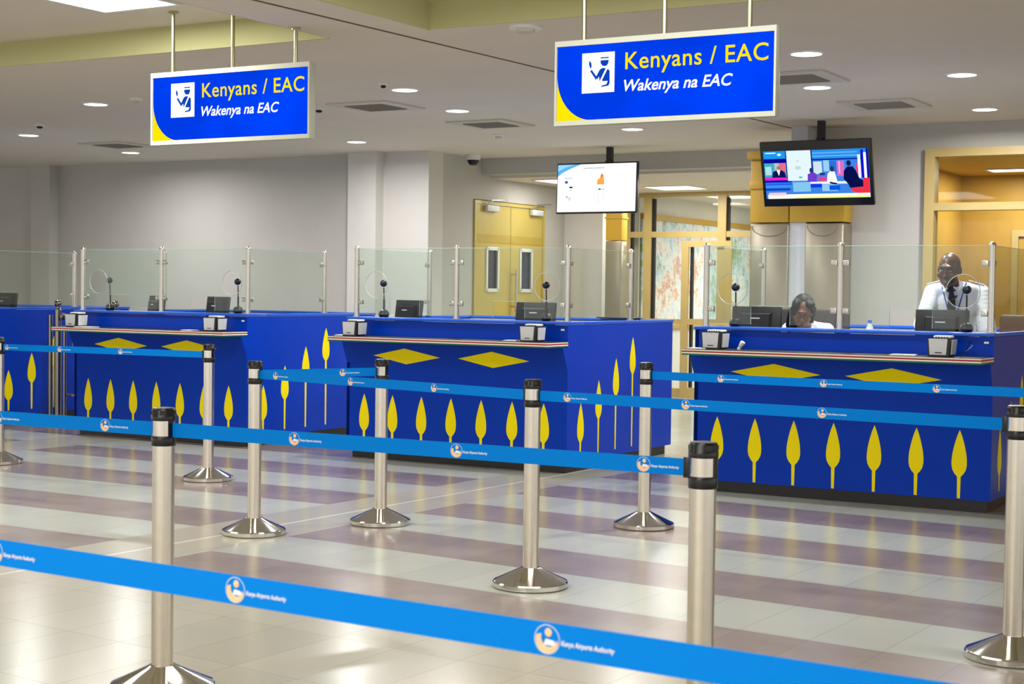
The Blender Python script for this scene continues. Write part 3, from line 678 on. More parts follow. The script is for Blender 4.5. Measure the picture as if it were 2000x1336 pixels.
# ---- monitors
def monitor(first, x, y, rz, label, tilt=.12):
    if first is not None:
        t = copy_tree(first); t.location = (x, y, .7655); t.rotation_euler = (0, 0, rz); t['label'] = label; return t
    t = thing('computer_monitor', label, 'monitor', (x, y, .7655), rz, 'black computer monitors seen from behind')
    m = MB(); m.lathe([(.11, 0), (.11, .012), (.09, .018)], seg=28); m.tube([(0, 0, .015), (0, 0, .36)], .022, 12); m.build('stand', M['black'], t)
    Rt = Matrix.Translation((0, 0, .41)) @ Matrix.Rotation(-tilt, 4, 'X')
    m = MB(); m.box(-.185, .185, .01, .04, -.155, .155, bev=.006)
    m.prism([(-.12, -.11), (.12, -.11), (.12, .11), (-.12, .11)], lambda u, v, w: (u*(1-w*4), .012-w, v*(1-w*4)), .035)
    for v in m.b.verts: v.co = Rt @ v.co
    m.build('casing', M['blackm'], t)
    m = MB(); m.box(-.17, .17, .0405, .043, -.135, .14)
    for v in m.b.verts: v.co = Rt @ v.co
    m.build('display', M['lens'], t)
    m = MB(); m.box(-.035, .035, -.026, -.0235, .06, .068)
    for v in m.b.verts: v.co = Rt @ v.co
    m.build('badge', M['lightgrey'], t)
    return t
MN = [(-12.88, 11.417, .0, 'monitor at the left edge on the leftmost desk'), (-10.551, 11.202, -.45, 'monitor partly behind the middle glass post of the second desk from left'), (-9.783, 11.202, -.3, 'monitor right of the middle glass post on the second desk from left'),
      (-7.589, 11.14, -.35, 'monitor on the left half of the middle desk'), (-6.324, 11.14, .0, 'monitor on the right half of the middle desk'),
      (-4.283, 10.852, .12, 'monitor beside the seated officer'), (-2.92, 10.852, .0, 'monitor in front of the standing officer')]
m0 = None
for (x, y, rz, lb) in MN:
    o = monitor(m0, x, y, rz, lb)
    if m0 is None: m0 = o

# ---- document readers on the shelves
def reader(first, x, y, label, rz=0):
    if first is not None:
        t = copy_tree(first); t.location = (x, y, 1.0302); t.rotation_euler = (0, 0, rz); t['label'] = label; return t
    t = thing('fingerprint_scanner', label, 'scanner', (x, y, 1.0302), rz, 'grey and black scanners on the desk shelves')
    m = MB(); m.prism([(-.066, .0), (.066, .0), (.076, .112), (-.076, .112)], lambda u, v, w: (u, -.065+w*(1), v), .13); m.box(-.05, .06, -.05, .07, .1115, .118); m.build('housing', M['black'], t)
    m = MB(); m.prism([(-.056, .012), (.05, .012), (.058, .116), (-.064, .116)], lambda u, v, w: (u, -.0655-w, v), .008); m.box(-.022, .022, -.0745, -.0737, .024, .030, 1); m.build('front_cover', [M['lightgrey'], M['chairg']], t)
    m = MB(); m.prism([(-.042, .014), (.06, .014), (.064, .11), (-.05, .11)], lambda u, v, w: (.0745+w+(v-.06)*.08, u, v), .008); m.build('side_cover', M['lightgrey'], t)
    m = MB(); m.box(-.045, .068, -.035, .06, .1185, .136, bev=.008)
    for i in range(5): m.box(-.03+i*.018, -.022+i*.018, -.0365, -.034, .122, .129, 1)
    m.build('lid', [M['white'], M['chairg']], t)
    return t
RD = [(-10.9, 10.542, 'scanner on the left end of the second desk shelf from left'), (-9.21, 10.542, 'scanner on the right end of the second desk shelf from left'),
      (-7.655, 10.48, 'scanner on the left end of the middle desk shelf'), (-5.965, 10.48, 'scanner on the right end of the middle desk shelf'),
      (-4.325, 10.192, 'scanner on the left end of the right desk shelf, below the seated officer'), (-2.735, 10.192, 'scanner on the right desk shelf below the standing officer')]
r0 = None
for (x, y, lb) in RD:
    o = reader(r0, x, y, lb)
    if r0 is None: r0 = o
# ---- paper pads
def pad(x, y, rz, sx, sy, label, z=1.0302):
    m = MB(); m.box(-sx/2, sx/2, -sy/2, sy/2, 0, .004); m.box(-sx/2+.01, sx/2-.004, -sy/2+.006, sy/2-.01, .0042, .007, m=Matrix.Rotation(.05, 4, 'Z'))
    o = m.build('paper_pad', M['trimw'], loc=(x, y, z)); o.rotation_euler = (0, 0, rz); tag(o, label, 'paper', 'white papers on the desk shelves')
pad(-10.72, 10.50, .1, .20, .13, 'white paper beside the left scanner on the second desk from left')
pad(-9.46, 10.50, .1, .12, .12, 'white paper left of the right scanner on the second desk from left')
pad(-7.79, 10.50, .0, .09, .1, 'sliver of white paper left of the left scanner on the middle desk')
pad(-6.15, 10.50, .0, .12, .10, 'white paper left of the right scanner on the middle desk')
pad(-4.43, 10.17, .0, .14, .12, 'white paper at the left tip of the right desk shelf')
pad(-2.98, 10.18, .15, .17, .12, 'white paper left of the scanner under the standing officer')
pad(-11.0, 10.50, .0, .05, .12, 'thin white paper at the left tip of the second desk shelf') if False else None
# small white gadget by the left scanner of the right desk
t = thing('pen_holder', 'small white cup-like gadget right of the left scanner on the right desk', 'gadget', (-4.12, 10.14, 1.0302))
m = MB(); m.lathe([(.012, 0), (.014, .01), (.009, .02)], seg=16); m.build('foot', M['white'], t)
m = MB(); m.lathe([(.008, .0), (.014, .02), (.019, .045), (.016, .055)], seg=16, m=Matrix.Translation((0, 0, .012)) @ Matrix.Rotation(.6, 4, 'Y')); m.build('cup', M['white'], t)
def cable(pts, label):
    m = MB(); m.tube(pts, .0025, 6); o = m.build('cable', M['black']); tag(o, label, 'cable')
cable([(-2.64, 10.20, 1.05), (-2.60, 10.28, 1.06), (-2.57, 10.33, 1.10), (-2.60, 10.372, 1.125), (-2.62, 10.375, 1.07), (-2.63, 10.36, 1.034)], 'looped black cable beside the scanner under the standing officer')
# water bottle inside the right desk, tray inside the middle desk
t = thing('water_bottle', 'clear bottle top showing behind the right desk between the officers', 'bottle', (-3.80, 12.05, .7652))
m = MB(); m.lathe([(.03, 0), (.033, .01), (.033, .36), (.028, .40), (.014, .43), (.014, .44)], seg=20); m.build('body', M['glassl'], t)
m = MB(); m.lathe([(.016, .44), (.016, .46)], seg=16); m.build('cap', M['bluecap'], t)
m = MB(); m.box(-.25, .15, -.07, .07, 0, .012, bev=.004); o = m.build('document_tray', M['black'], loc=(-6.2, 12.56, 1.1835)); tag(o, 'flat black tray lying on the back edge of the middle desk', 'tray')
# shelf under the bottle so that it stands on something
m = MB(); m.box(-1.5, .5, -.25, .25, .735, .765); 
o = m.build('side_table', M['white'], loc=(-3.4, 12.0, 0)); tag(o, 'low white side table behind the right desk under the bottle', 'table')
m2 = MB()
for sx in (-1.45, .45):
    for sy in (-.2, .2): m2.box(sx-.02, sx+.02, sy-.02, sy+.02, 0, .735)
m2.build('legs', M['steel'], o)

# ================================================================== GATE between the left desks
def gate_post(first, x, y, label):
    if first is not None:
        t = copy_tree(first); t.location = (x, y, 0); t['label'] = label; return t
    t = thing('gate_post', label, 'gate post', (x, y, 0), 0, 'steel gate posts with ball tops')
    m = MB(); m.lathe([(.07, 0), (.07, .01), (.036, .014), (.036, 1.17), (.02, 1.18), (.02, 1.195)], seg=24); m.build('post', M['gatem'], t)
    m = MB(); m.ball((0, 0, 1.228), .038, 0, 24); m.build('ball', M['gatem'], t)
    return t
g1 = gate_post(None, -12.06, 11.42, 'ball-topped steel post in the gap beside the second desk from left')
g2 = gate_post(g1, -11.50, 11.66, 'ball-topped steel post whose ball shows behind the glass of the second desk')
t = thing('turnstile_gate', 'steel swing gate with twin uprights beside the ball-topped post', 'gate', (-12.06, 11.42, 0))
m = MB()
m.tube([(-.13, .02, 0), (-.13, .02, 1.11)], .024, 14); m.tube([(.085, .01, 0), (.085, .01, 1.0)], .018, 14); m.build('upright', M['gatem'], t)
m = MB(); m.box(.04, .085, -.03, .03, 1.06, 1.13, bev=.006); m.build('bracket', M['gatem'], t)
m = MB(); m.tube([(.08, .02, 1.07), (.50, .2, 1.04)], .012, 10); m.tube([(.08, .02, .30), (.50, .2, .30)], .012, 10); m.tube([(.50, .2, .30), (.50, .2, 1.04)], .012, 10); m.build('swing_arm', M['gatem'], t)

# ================================================================== STANCHIONS
def stanchion(first, x, y, label, rz=0):
    if first is not None:
        t = copy_tree(first); t.location = (x, y, 0); t.rotation_euler = (0, 0, rz); t['label'] = label; return t
    t = thing('barrier_post', label, 'barrier post', (x, y, 0), rz, 'steel queue barrier posts')
    m = MB(); m.lathe([(.178, 0), (.183, .006), (.183, .026), (.178, .032), (.172, .034), (.058, .088), (.046, .095)], seg=64); m.build('base', M['chrome'], t, sharp=20)
    m = MB(); m.lathe([(.0385, .09), (.0385, .866)], seg=40); m.build('pole', M['steel'], t)
    m = MB(); m.lathe([(.0385, .9005), (.0385, .9535)], seg=40); m.build('cassette', M['steel'], t)
    m = MB(); m.lathe([(.0415, .866), (.0425, .868), (.0425, .898), (.0415, .9)], seg=40); m.build('collar', M['black'], t)
    m = MB(); m.lathe([(.0425, .954), (.0432, .957), (.0432, .972), (.041, .976), (.041, .990), (.037, .998), (.02, 1.0), (.004, .9985)], seg=40)
    for i in range(4):
        a = PI/4+i*PI/2; m.box(-.011, .011, .036, .0425, .975, .990, m=Matrix.Rotation(a, 4, 'Z'))
        m.box(-.012, .012, .035, .0405, .8995, .955, m=Matrix.Rotation(a+PI/4, 4, 'Z')) if i in (0, 2) else None
    m.build('cap', M['black'], t)
    return t
PP = dict(P1=(-9.757, 8.627), P2=(-7.717, 8.774), P3=(-5.817, 7.010), P4=(-5.449, 7.748), P5=(-3.698, 6.514), P6=(-4.075, 8.562), P8=(-1.381, 6.283), P7=(-1.779, 4.126), P9=(-3.805, 4.093),
          A=(-6.0, 4.06), B=(.62, 6.12), Cc=(-11.9, 8.5), Dd=(-1.0+1.2, 8.3), N1=(-3.45, 2.09), N2=(.42, 1.88))
PL = dict(P1='barrier post cut by the left edge at the far row', P2='barrier post in front of the second desk from left, where the far-row belt ends', P3='barrier post right of the second desk spears, its belt starting towards the right',
 P4='barrier post in front of the left end of the middle desk', P5='barrier post in the centre foreground before the right end of the middle desk', P6='barrier post before the spear-painted side of the middle desk',
 P8='barrier post cut by the right edge of the photo', P7='tall-looking foreground barrier post in front of the right desk', P9='nearest barrier post at lower left, its base cut by the bottom edge',
 A='barrier post outside the left edge in the near row', B='barrier post outside the right edge in the middle row', Cc='barrier post outside the left edge in the far row', Dd='barrier post outside the right edge in the far row',
 N1='barrier post outside the left edge holding the closest belt', N2='barrier post outside the right edge holding the closest belt')
s0 = None
for k in ('P1', 'P2', 'P3', 'P4', 'P5', 'P6', 'P8', 'P7', 'P9', 'A', 'B', 'Dd', 'N1', 'N2'):
    o = stanchion(s0, *PP[k], PL[k], random.uniform(-.12, .12))
    if s0 is None: s0 = o
TXT = text_mesh('Kenya Airports Authority', 1, shear=.2, width=.088, offset=.02)
def belt(a, b, label, logos, clip=True, clip0=False, z=.922):
    p, q = Vector((*PP[a], 0)), Vector((*PP[b], 0)); d = (q-p).normalized(); L = (q-p).length
    n = Vector((d.y, -d.x, 0))            # towards the camera
    r = .0415
    h = .0245
    m = MB()
    fn = lambda u, v, w: (p+d*u+n*w)+Vector((0, 0, z+v))
    N = max(8, int(L/.12)); top = []
    vs = [[m.b.verts.new(fn(r+(L-2*r)*i/N, vv, ww)) for i in range(N+1)] for vv, ww in ((-h, .001), (h, .001), (h, -.001), (-h, -.001))]
    for k in range(4):
        A_, B_ = vs[k], vs[(k+1) % 4]
        for i in range(N): m.b.faces.new((A_[i], A_[i+1], B_[i+1], B_[i]))
    f = lambda u, v, w: fn(u, v, .0018)
    for s in logos:
        if s < r+.03 or s > L-.12: continue
        cres = [(s+.019*math.cos(t_), .019*math.sin(t_)-.001) for t_ in [PI*1.0+PI*1.05*i/16-.35 for i in range(17)]]
        inn = [(s+.003+.0135*math.cos(t_), .003+.0135*math.sin(t_)) for t_ in [PI*1.0+PI*1.05*i/16-.35 for i in range(17)]][::-1]
        for i in range(16): m.flat([cres[i], cres[i+1], inn[15-i], inn[16-i]], f, 2)
        m.flat(blob(s+.002, .0105, .0058, .0062, 14), f, 2)
        rg = [(s+.0215*math.cos(2*PI*i/32), .0215*math.sin(2*PI*i/32)) for i in range(33)]; ri = [(s+.0205*math.cos(2*PI*i/32), .0205*math.sin(2*PI*i/32)) for i in range(33)]
        for i in range(32): m.flat([rg[i], rg[i+1], ri[i+1], ri[i]], f, 1)
        m.flat([(s-.006, -.008), (s+.016, -.008), (s+.012, -.001), (s-.002, .001)], f, 1)
        m.mesh(TXT, lambda x_, y_, z_, s=s: f(s+.024+x_, -.006+y_*.0105, 0), 1)
    o = m.build('barrier_belt', [M['belt'], M['print'], M['orange']], smooth=False)
    tag(o, label, 'belt', 'blue barrier belts')
    for flag, s in ((clip, L-r), (clip0, r)):
        if not flag: continue
        m = MB(); vs_ = m.box(-.009, .009, -.005, .005, -.03, .03, bev=.002)
        ang = math.atan2(d.y, d.x)
        Mx = Matrix.Translation(p+d*(s-(.0095 if s > 1 else -.0095))+Vector((0, 0, z))) @ Matrix.Rotation(ang, 4, 'Z')
        for v in m.b.verts: v.co = Mx @ v.co
        m.build('belt_clip', M['black'], o)
    return o
belt('N1', 'N2', 'closest blue belt, crossing the bottom foreground from left to lower right', (1.15, 1.76, 2.37))
belt('A', 'P9', 'near-row blue belt from the left edge to the nearest barrier post', (1.38, 1.92, .8), clip=False)
belt('P9', 'P7', 'near-row blue belt between the two foreground posts', (.57, 1.20, 1.84))
belt('P3', 'P5', 'blue belt running across the middle desk to the centre foreground post', (.19, .84, 1.49))
belt('P5', 'P8', 'blue belt running across the right desk to the right edge post', (.2, .84, 1.5))
belt('P8', 'B', 'blue belt leaving the right edge post, out of the photo', (.6, 1.2), clip=True)
belt('P3', 'P4', 'short blue belt linking two posts between the second and middle desks', (.56,))
belt('P1', 'P2', 'far-row blue belt in front of the two leftmost desks', (.08, .62, 1.22))
belt('P6', 'Dd', 'far-row blue belt in front of the right desk', (.5, 1.14, 1.79, 2.4))

# ================================================================== OFFICE CHAIRS
def chair(x, y, rz, mt, label, h=1.28, wd=.46):
    t = thing('office_chair', label, 'chair', (x, y, 0), rz)
    m = MB()
    for i in range(5):
        a = 2*PI*i/5; m.tube([(0, 0, .1), (.27*math.cos(a), .27*math.sin(a), .06)], [.022, .014], 8)
    m.lathe([(.03, .08), (.03, .45)], seg=14); m.build('base', M['black'], t)
    m = MB()
    for i in range(5):
        a = 2*PI*i/5; m.ball((.27*math.cos(a), .27*math.sin(a), .03), .028, 0, 12)
    m.build('castors', M['black'], t)
    m = MB(); m.box(-wd/2, wd/2, -.23, .22, .46, .56, bev=.03); m.build('seat', mt, t)
    m = MB(); m.box(-wd/2, wd/2, .22, .29, .62, h, bev=.03); m.tube([(0, .1, .5), (0, .28, .55), (0, .28, .7)], .02, 8); m.build('backrest', mt, t)
chair(-2.62, 11.75, 0, M['chair'], 'brown leather chair back behind the standing officer, at the right', 1.29, .34)
chair(-4.08, 11.36, .1, M['chairg'], 'grey office chair the seated officer sits in', 1.31, .56)

# ================================================================== PEOPLE
def ell(c, r, rot=None): return ('e', Vector(c), r, rot)
def cap(p, r1, q, r2): return ('c', Vector(p), r1, Vector(q), r2)
def remesh(name, prims, voxel, mt, parent, Mx=Matrix.Identity(4), smooth=2, extra=None):
    V, F = [], []
    def sph(mm, nu=18, nv=10):
        b0 = len(V)
        for j in range(nv+1):
            th = PI*(j if j not in (0, nv) else (.02 if j == 0 else nv-.02))/nv
            for i in range(nu):
                V.append(mm @ Vector((math.sin(th)*math.cos(2*PI*i/nu), math.sin(th)*math.sin(2*PI*i/nu), math.cos(th))))
        for j in range(nv):
            for i in range(nu):
                F.append((b0+j*nu+i, b0+(j+1)*nu+i, b0+(j+1)*nu+(i+1) % nu, b0+j*nu+(i+1) % nu))
        F.append(tuple(b0+i for i in range(nu))); F.append(tuple(b0+nv*nu+nu-1-i for i in range(nu)))
    for pr in prims:
        if pr[0] == 'e':
            sph(Mx @ Matrix.Translation(pr[1]) @ ((pr[3] or Matrix.Identity(3)).to_4x4()) @ Matrix.Diagonal((*pr[2], 1)))
        else:
            p, r1, q, r2 = pr[1:]; n = max(2, int((q-p).length/(min(r1, r2)*.45)))
            for i in range(n+1):
                k = i/n; rr = r1+(r2-r1)*k
                sph(Mx @ Matrix.Translation(p.lerp(q, k)) @ Matrix.Diagonal((rr, rr, rr, 1)), 14, 8)
    me = bpy.data.meshes.new(name); me.from_pydata(V, [], F)
    o = bpy.data.objects.new(name, me); C.objects.link(o)
    md = o.modifiers.new('r', 'REMESH'); md.mode = 'VOXEL'; md.voxel_size = voxel
    if smooth: s = o.modifiers.new('s', 'SMOOTH'); s.iterations = smooth; s.factor = .5
    bpy.context.view_layer.update()
    me2 = bpy.data.meshes.new_from_object(o.evaluated_get(bpy.context.evaluated_depsgraph_get()))
    o.modifiers.clear(); o.data = me2; bpy.data.meshes.remove(me)
    me2.name = name
    for p in me2.polygons: p.use_smooth = True
    me2.materials.clear(); me2.materials.append(mt); o.parent = parent
    return o
def head_prims(Hm, female=False):
    """Hm: matrix of head frame (origin between the ears); face looks to -Y"""
    k = .94 if female else 1.0
    L = [((0, .012, .028), (.074, .094, .092)), ((0, -.02, -.01), (.066, .072, .09)), ((0, -.030, -.060), (.060, .058, .056)), ((0, -.066, -.098), (.024, .022, .02)),
         ((0, -.088, .036), (.05, .014, .014)), ((0, -.102, -.026), (.012, .018, .012)), ((0, -.096, -.004), (.009, .012, .026)), ((.012, -.096, -.033), (.009, .010, .008)), ((-.012, -.096, -.033), (.009, .010, .008)),
         ((.043, -.062, -.026), (.027, .028, .028)), ((-.043, -.062, -.026), (.027, .028, .028)), ((.030, -.0795, .019), (.017, .012, .007)), ((-.030, -.0795, .019), (.017, .012, .007)), ((.030, -.078, -.006), (.017, .011, .006)), ((-.030, -.078, -.006), (.017, .011, .006)), ((0, -.086, -.058), (.026, .012, .008)), ((0, -.083, -.071), (.022, .012, .008)),
         ((.076, .008, -.004), (.009, .020, .031)), ((-.076, .008, -.004), (.009, .020, .031))]
    out = []
    R3 = Hm.to_3x3()
    for c, r in L: out.append(ell(Hm @ Vector(tuple(x*k for x in c)), tuple(x*k for x in r), R3))
    return out
def face_details(Hm, parent, female=False, smile=False):
    k = .94 if female else 1.0
    for s in (-1, 1):
        m = MB(); m.ball((0, 0, 0), .0098*k, 0, 16, (1.1, 1, .55)); m.ball((0, -.0062*k, -.0005), .0045*k, 1, 12)
        for v in m.b.verts: v.co = Hm @ (v.co+Vector((s*.030*k, -.0835*k, .008*k)))
        m.build('eye', [M['eye'], M['iris']], parent)
        m = MB(); m.tube([Hm @ Vector((s*.014*k, -.101*k, .034*k)), Hm @ Vector((s*.030*k, -.1*k, .040*k)), Hm @ Vector((s*.047*k, -.085*k, .034*k))], [.0035, .004, .002], 6); m.build('eyebrow', M['hair'], parent)
    m = MB(); m.tube([Hm @ Vector((-.024*k, -.088*k, -.060*k)), Hm @ Vector((-.01*k, -.098*k, -.063*k)), Hm @ Vector((.01*k, -.098*k, -.063*k)), Hm @ Vector((.024*k, -.088*k, -.060*k))], [.003, .006, .006, .003], 8); m.build('lips', M['lips'], parent)
    if smile:
        m = MB(); m.tube([Hm @ Vector((-.017, -.0965, -.0635)), Hm @ Vector((0, -.1025, -.0655)), Hm @ Vector((.017, -.0965, -.0635))], [.002, .0035, .002], 8); m.build('teeth', M['eye'], parent)
def hand_prims(wr, d, up, side, curl=.35, k=1.0):
    """wrist point, finger direction, back-of-hand normal, thumb side vector"""
    d, up, side = Vector(d).normalized(), Vector(up).normalized(), Vector(side).normalized(); wr = Vector(wr); out = [cap(wr, .026*k, wr+d*.03, .028*k)]
    for i, (o, ln) in enumerate(((.030, .070), (.011, .080), (-.009, .074), (-.028, .058))):
        b0 = wr+d*.095*k+side*o*k*.9
        out.append(cap(wr+d*.02+side*o*.6*k, .014*k, b0, .0105*k))
        b1 = b0+(d*math.cos(curl)-up*math.sin(curl))*ln*.5*k; b2 = b1+(d*math.cos(curl*2.2)-up*math.sin(curl*2.2))*ln*.5*k
        out += [cap(b0, .0095*k, b1, .0085*k), cap(b1, .0085*k, b2, .0072*k)]
    t0 = wr+d*.03+side*.026*k; t1 = t0+(d*.6+side*.8).normalized()*.04*k; t2 = t1+(d*.9+side*.35-up*.2).normalized()*.035*k
    out += [cap(t0, .014*k, t1, .0115*k), cap(t1, .011*k, t2, .009*k)]
    return out
# ---- standing officer ------------------------------------------------------
man = thing('person', 'standing bald man in white uniform shirt and dark tie, leaning over the right desk', 'person', (-2.925, 11.28, 0), .2)
# local frame: origin at the feet, face towards -Y
HmM = Matrix.Translation((-.035, -.335, 1.605)) @ Matrix.Rotation(-.22, 4, 'Z') @ Matrix.Rotation(.20, 4, 'X') @ Matrix.Rotation(.03, 4, 'Y')
bp_ = head_prims(HmM)
bp_ += [cap((-.03, -.30, 1.53), .055, (0, -.20, 1.42), .062), ell((0, -.14, 1.36), (.17, .105, .14)), cap((0, -.10, 1.25), .13, (0, .0, .98), .13),
        cap((-.155, -.19, 1.45), .055, (-.215, -.30, 1.20), .044), cap((-.215, -.30, 1.20), .042, (-.19, -.31, .82), .029),
        cap((.155, -.17, 1.45), .055, (.215, -.24, 1.17), .044), cap((.215, -.24, 1.17), .042, (.18, -.31, .82), .029),
        cap((-.09, .02, .92), .095, (-.11, .0, .5), .065), cap((-.11, 0, .5), .06, (-.11, .03, .09), .042), cap((-.11, .04, .05), .038, (-.12, -.12, .035), .03),
        cap((.09, .02, .92), .095, (.11, .0, .5), .065), cap((.11, 0, .5), .06, (.11, .03, .09), .042), cap((.11, .04, .05), .038, (.12, -.12, .035), .03)]
bp_ += hand_prims((-.188, -.325, .799), (-.1, -1, -.04), (0, 0, 1), (1, 0, 0), .15, .95) + hand_prims((.178, -.325, .799), (.1, -1, -.04), (0, 0, 1), (-1, 0, 0), .15, .95)
body = remesh('body', bp_, .0065, M['skin'], man, smooth=2)
face_details(HmM, man, smile=True)
sp_ = [ell((0, -.145, 1.37), (.185, .125, .14)), cap((0, -.10, 1.25), .148, (0, -.0, 1.0), .150), cap((-.05, -.205, 1.475), .052, (-.155, -.185, 1.455), .058), cap((.05, -.205, 1.475), .052, (.16, -.17, 1.455), .058),
       cap((-.155, -.19, 1.445), .062, (-.215, -.29, 1.22), .060), cap((.17, -.17, 1.445), .066, (.222, -.24, 1.19), .066), cap((0, -.20, 1.45), .075, (-.015, -.245, 1.478), .066), ell((0, 0, .99), (.165, .13, .06))]
sh = remesh('shirt', sp_, .008, M['shirt'], man, smooth=3)
m = MB()
for s in (-1, 1):
    fn = lambda u, v, w: (u, -.285-w+(v-1.42)*.55-abs(u)*.25, v)
    m.prism([(s*.006, 1.49), (s*.045, 1.54), (s*.085, 1.515), (s*.050, 1.45)], lambda u, v, w: (u-.022, -.345-w+(v-1.49)*.35+abs(u)*1.1, v), .006)
m.build('collar', M['shirt'], sh)
for s in (-1, 1):
    m = MB(); m.box(-.055, .055, -.024, .024, 0, .008, bev=.003, m=Matrix.Translation((s*.14, -.185, 1.516)) @ Matrix.Rotation(s*.28, 4, 'Y')); m.build('epaulette', M['shirt'], sh)
TY = [(1.51, -.345), (1.485, -.338), (1.44, -.322), (1.36, -.302), (1.25, -.290), (1.0, -.262)]
def ty(z):
    for (a, ya), (b, yb) in zip(TY, TY[1:]):
        if z >= b: return ya+(yb-ya)*(a-z)/(a-b)
    return TY[-1][1]
m = MB(); m.prism([(-.018, 1.505), (.018, 1.505), (.013, 1.468), (-.013, 1.468)], lambda u, v, w: (-.022+u, ty(v)-w, v), .014)
m.prism([(-.012, 1.468), (.012, 1.468), (.024, 1.40), (.030, 1.32), (.034, 1.22), (.036, 1.12), (0, 1.08), (-.036, 1.12), (-.034, 1.22), (-.030, 1.32), (-.024, 1.40)], lambda u, v, w: (-.018+u, ty(v)-w, v), .006)
for k in range(9):
    z0 = 1.44-k*.038; hw = .013+.0022*k
    m.prism([(-hw, z0-.012), (hw, z0+.010), (hw, z0), (-hw, z0-.022)], lambda u, v, w: (-.018+u, ty(v)-.0062-w, v), .001, 1)
m.build('tie', [M['tie'], M['tiest']], sh)
m = MB(); m.tube([(.075, -.22, 1.53), (.068, -.285, 1.49), (.04, -.308, 1.38), (-.005, -.302, 1.20)], .005, 6); m.tube([(-.095, -.22, 1.53), (-.082, -.29, 1.48), (-.055, -.308, 1.38), (-.005, -.302, 1.20)], .005, 6); m.build('lanyard', M['lanyard'], sh)
tp = [cap((-.09, .02, .93), .11, (-.11, .0, .5), .085), cap((-.11, 0, .5), .082, (-.11, .03, .10), .07), cap((.09, .02, .93), .11, (.11, .0, .5), .085), cap((.11, 0, .5), .082, (.11, .03, .10), .07), ell((0, .02, .95), (.155, .125, .09))]
remesh('trousers', tp, .012, M['trousers'], man, smooth=2)
for s in (-1, 1):
    m = MB(); m.ball((0, 0, 0), 1, 0, 20, (.05, .14, .045))
    for v in m.b.verts: v.co = Vector((s*.115+v.co.x, -.04+v.co.y, .002+max(0, v.co.z+.03)))
    m.build('shoe', M['black'], man)
# ---- seated officer --------------------------------------------------------
wom = thing('person', 'seated woman with dark hair, glasses and white shirt looking down behind the right desk', 'person', (-3.99, 11.22, 0))
HmW = Matrix.Translation((.02, -.235, 1.294)) @ Matrix.Rotation(.32, 4, 'Z') @ Matrix.Rotation(.42, 4, 'X') @ Matrix.Rotation(.12, 4, 'Y')
wp = head_prims(HmW, True)
wp += [cap((.01, -.20, 1.22), .047, (0, -.10, 1.175), .052), ell((0, -.04, 1.085), (.15, .10, .14)), cap((0, -.03, 1.005), .115, (0, .02, .70), .12), ell((0, .02, .64), (.165, .14, .11)),
       cap((-.145, -.06, 1.155), .048, (-.20, -.16, 0.955), .04), cap((-.20, -.16, 0.955), .038, (-.13, -.38, .815), .027), cap((.145, -.06, 1.155), .048, (.20, -.16, 0.955), .04), cap((.20, -.16, 0.955), .038, (.12, -.38, .815), .027),
       cap((-.09, -.02, .64), .088, (-.11, -.42, .60), .062), cap((-.11, -.42, .60), .058, (-.11, -.40, .12), .038), cap((-.11, -.40, .08), .034, (-.11, -.52, .04), .028),
       cap((.09, -.02, .64), .088, (.11, -.42, .60), .062), cap((.11, -.42, .60), .058, (.11, -.40, .12), .038), cap((.11, -.40, .08), .034, (.11, -.52, .04), .028)]
wp += hand_prims((-.12, -.40, .81), (.2, -1, -.1), (0, -.1, 1.055), (1, 0, 0), .2, .9) + hand_prims((.11, -.40, .81), (-.2, -1, -.1), (0, -.1, 1.055), (-1, 0, 0), .2, .9)
remesh('body', wp, .0062, M['skin2'], wom, smooth=2)
face_details(HmW, wom, True)
ws = [ell((0, -.045, 1.095), (.165, .118, .135)), cap((0, -.03, 1.005), .132, (0, .02, .72), .138), cap((-.04, -.08, 1.180), .045, (-.145, -.06, 1.155), .056), cap((.04, -.08, 1.180), .045, (.145, -.06, 1.155), .056),
      cap((-.147, -.06, 1.155), .058, (-.195, -.15, 0.985), .055), cap((.147, -.06, 1.155), .058, (.195, -.15, 0.985), .055)]
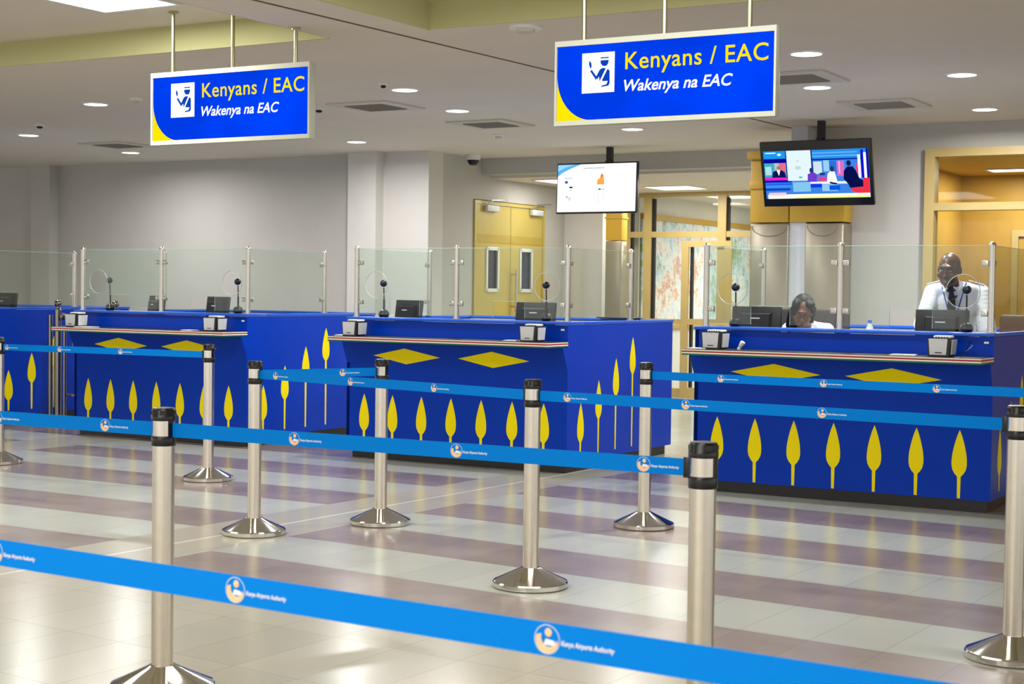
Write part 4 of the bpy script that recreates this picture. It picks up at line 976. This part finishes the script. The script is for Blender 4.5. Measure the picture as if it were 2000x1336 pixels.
ws2 = remesh('shirt', ws, .008, M['shirt'], wom, smooth=3)
m = MB()
for s in (-1, 1): m.prism([(s*.008, 1.15), (s*.06, 1.225), (s*.085, 1.19), (s*.05, 1.13)], lambda u, v, w: (u, -.165-w+(v-1.15)*.45+abs(u)*.6, v), .006)
m.build('collar', M['shirt'], ws2)
Hp = lambda x, y, z: HmW @ Vector((x, y, z))
R3 = HmW.to_3x3()
hp = [ell(Hp(0, .030, .045), (.080, .090, .082), R3), ell(Hp(0, .062, -.01), (.078, .062, .085), R3), ell(Hp(-.055, -.03, .065), (.032, .055, .045), R3), ell(Hp(.045, -.025, .078), (.038, .05, .03), R3),
      cap(Hp(-.062, -.058, .065), .020, Hp(-.082, -.035, -.01), .024), cap(Hp(-.082, -.03, -.01), .026, Hp(-.088, .0, -.12), .022), cap(Hp(-.075, .02, -.01), .03, Hp(-.08, .03, -.17), .024), cap(Hp(-.03, .07, -.03), .04, Hp(-.05, .08, -.16), .03),
      cap(Hp(.055, -.05, .07), .016, Hp(.078, -.01, .02), .018), cap(Hp(.078, .01, .03), .02, Hp(.074, .03, -.08), .018), cap(Hp(.04, .07, -.03), .035, Hp(.04, .075, -.13), .026)]
remesh('hair', hp, .006, M['hair'], wom, smooth=1)
m = MB()
for s in (-1, 1):
    pts = [Hp(s*.031+.021*math.cos(2*PI*i/18), -.099+.006*abs(math.cos(2*PI*i/18)), .006+.015*math.sin(2*PI*i/18)) for i in range(19)]; m.tube(pts, .0014, 5)
    m.tube([Hp(s*.052, -.094, .010), Hp(s*.074, -.0, .006)], .0014, 5)
m.tube([Hp(-.010, -.1, .010), Hp(.010, -.1, .010)], .0014, 5); m.build('glasses', M['black'], wom)
remesh('trousers', [cap((-.09, -.02, .64), .102, (-.11, -.42, .60), .08), cap((-.11, -.42, .60), .078, (-.11, -.40, .12), .06), cap((.09, -.02, .64), .102, (.11, -.42, .60), .08), cap((.11, -.42, .60), .078, (.11, -.40, .12), .06), ell((0, .02, .64), (.178, .15, .115))], .012, M['trousers'], wom, smooth=2)
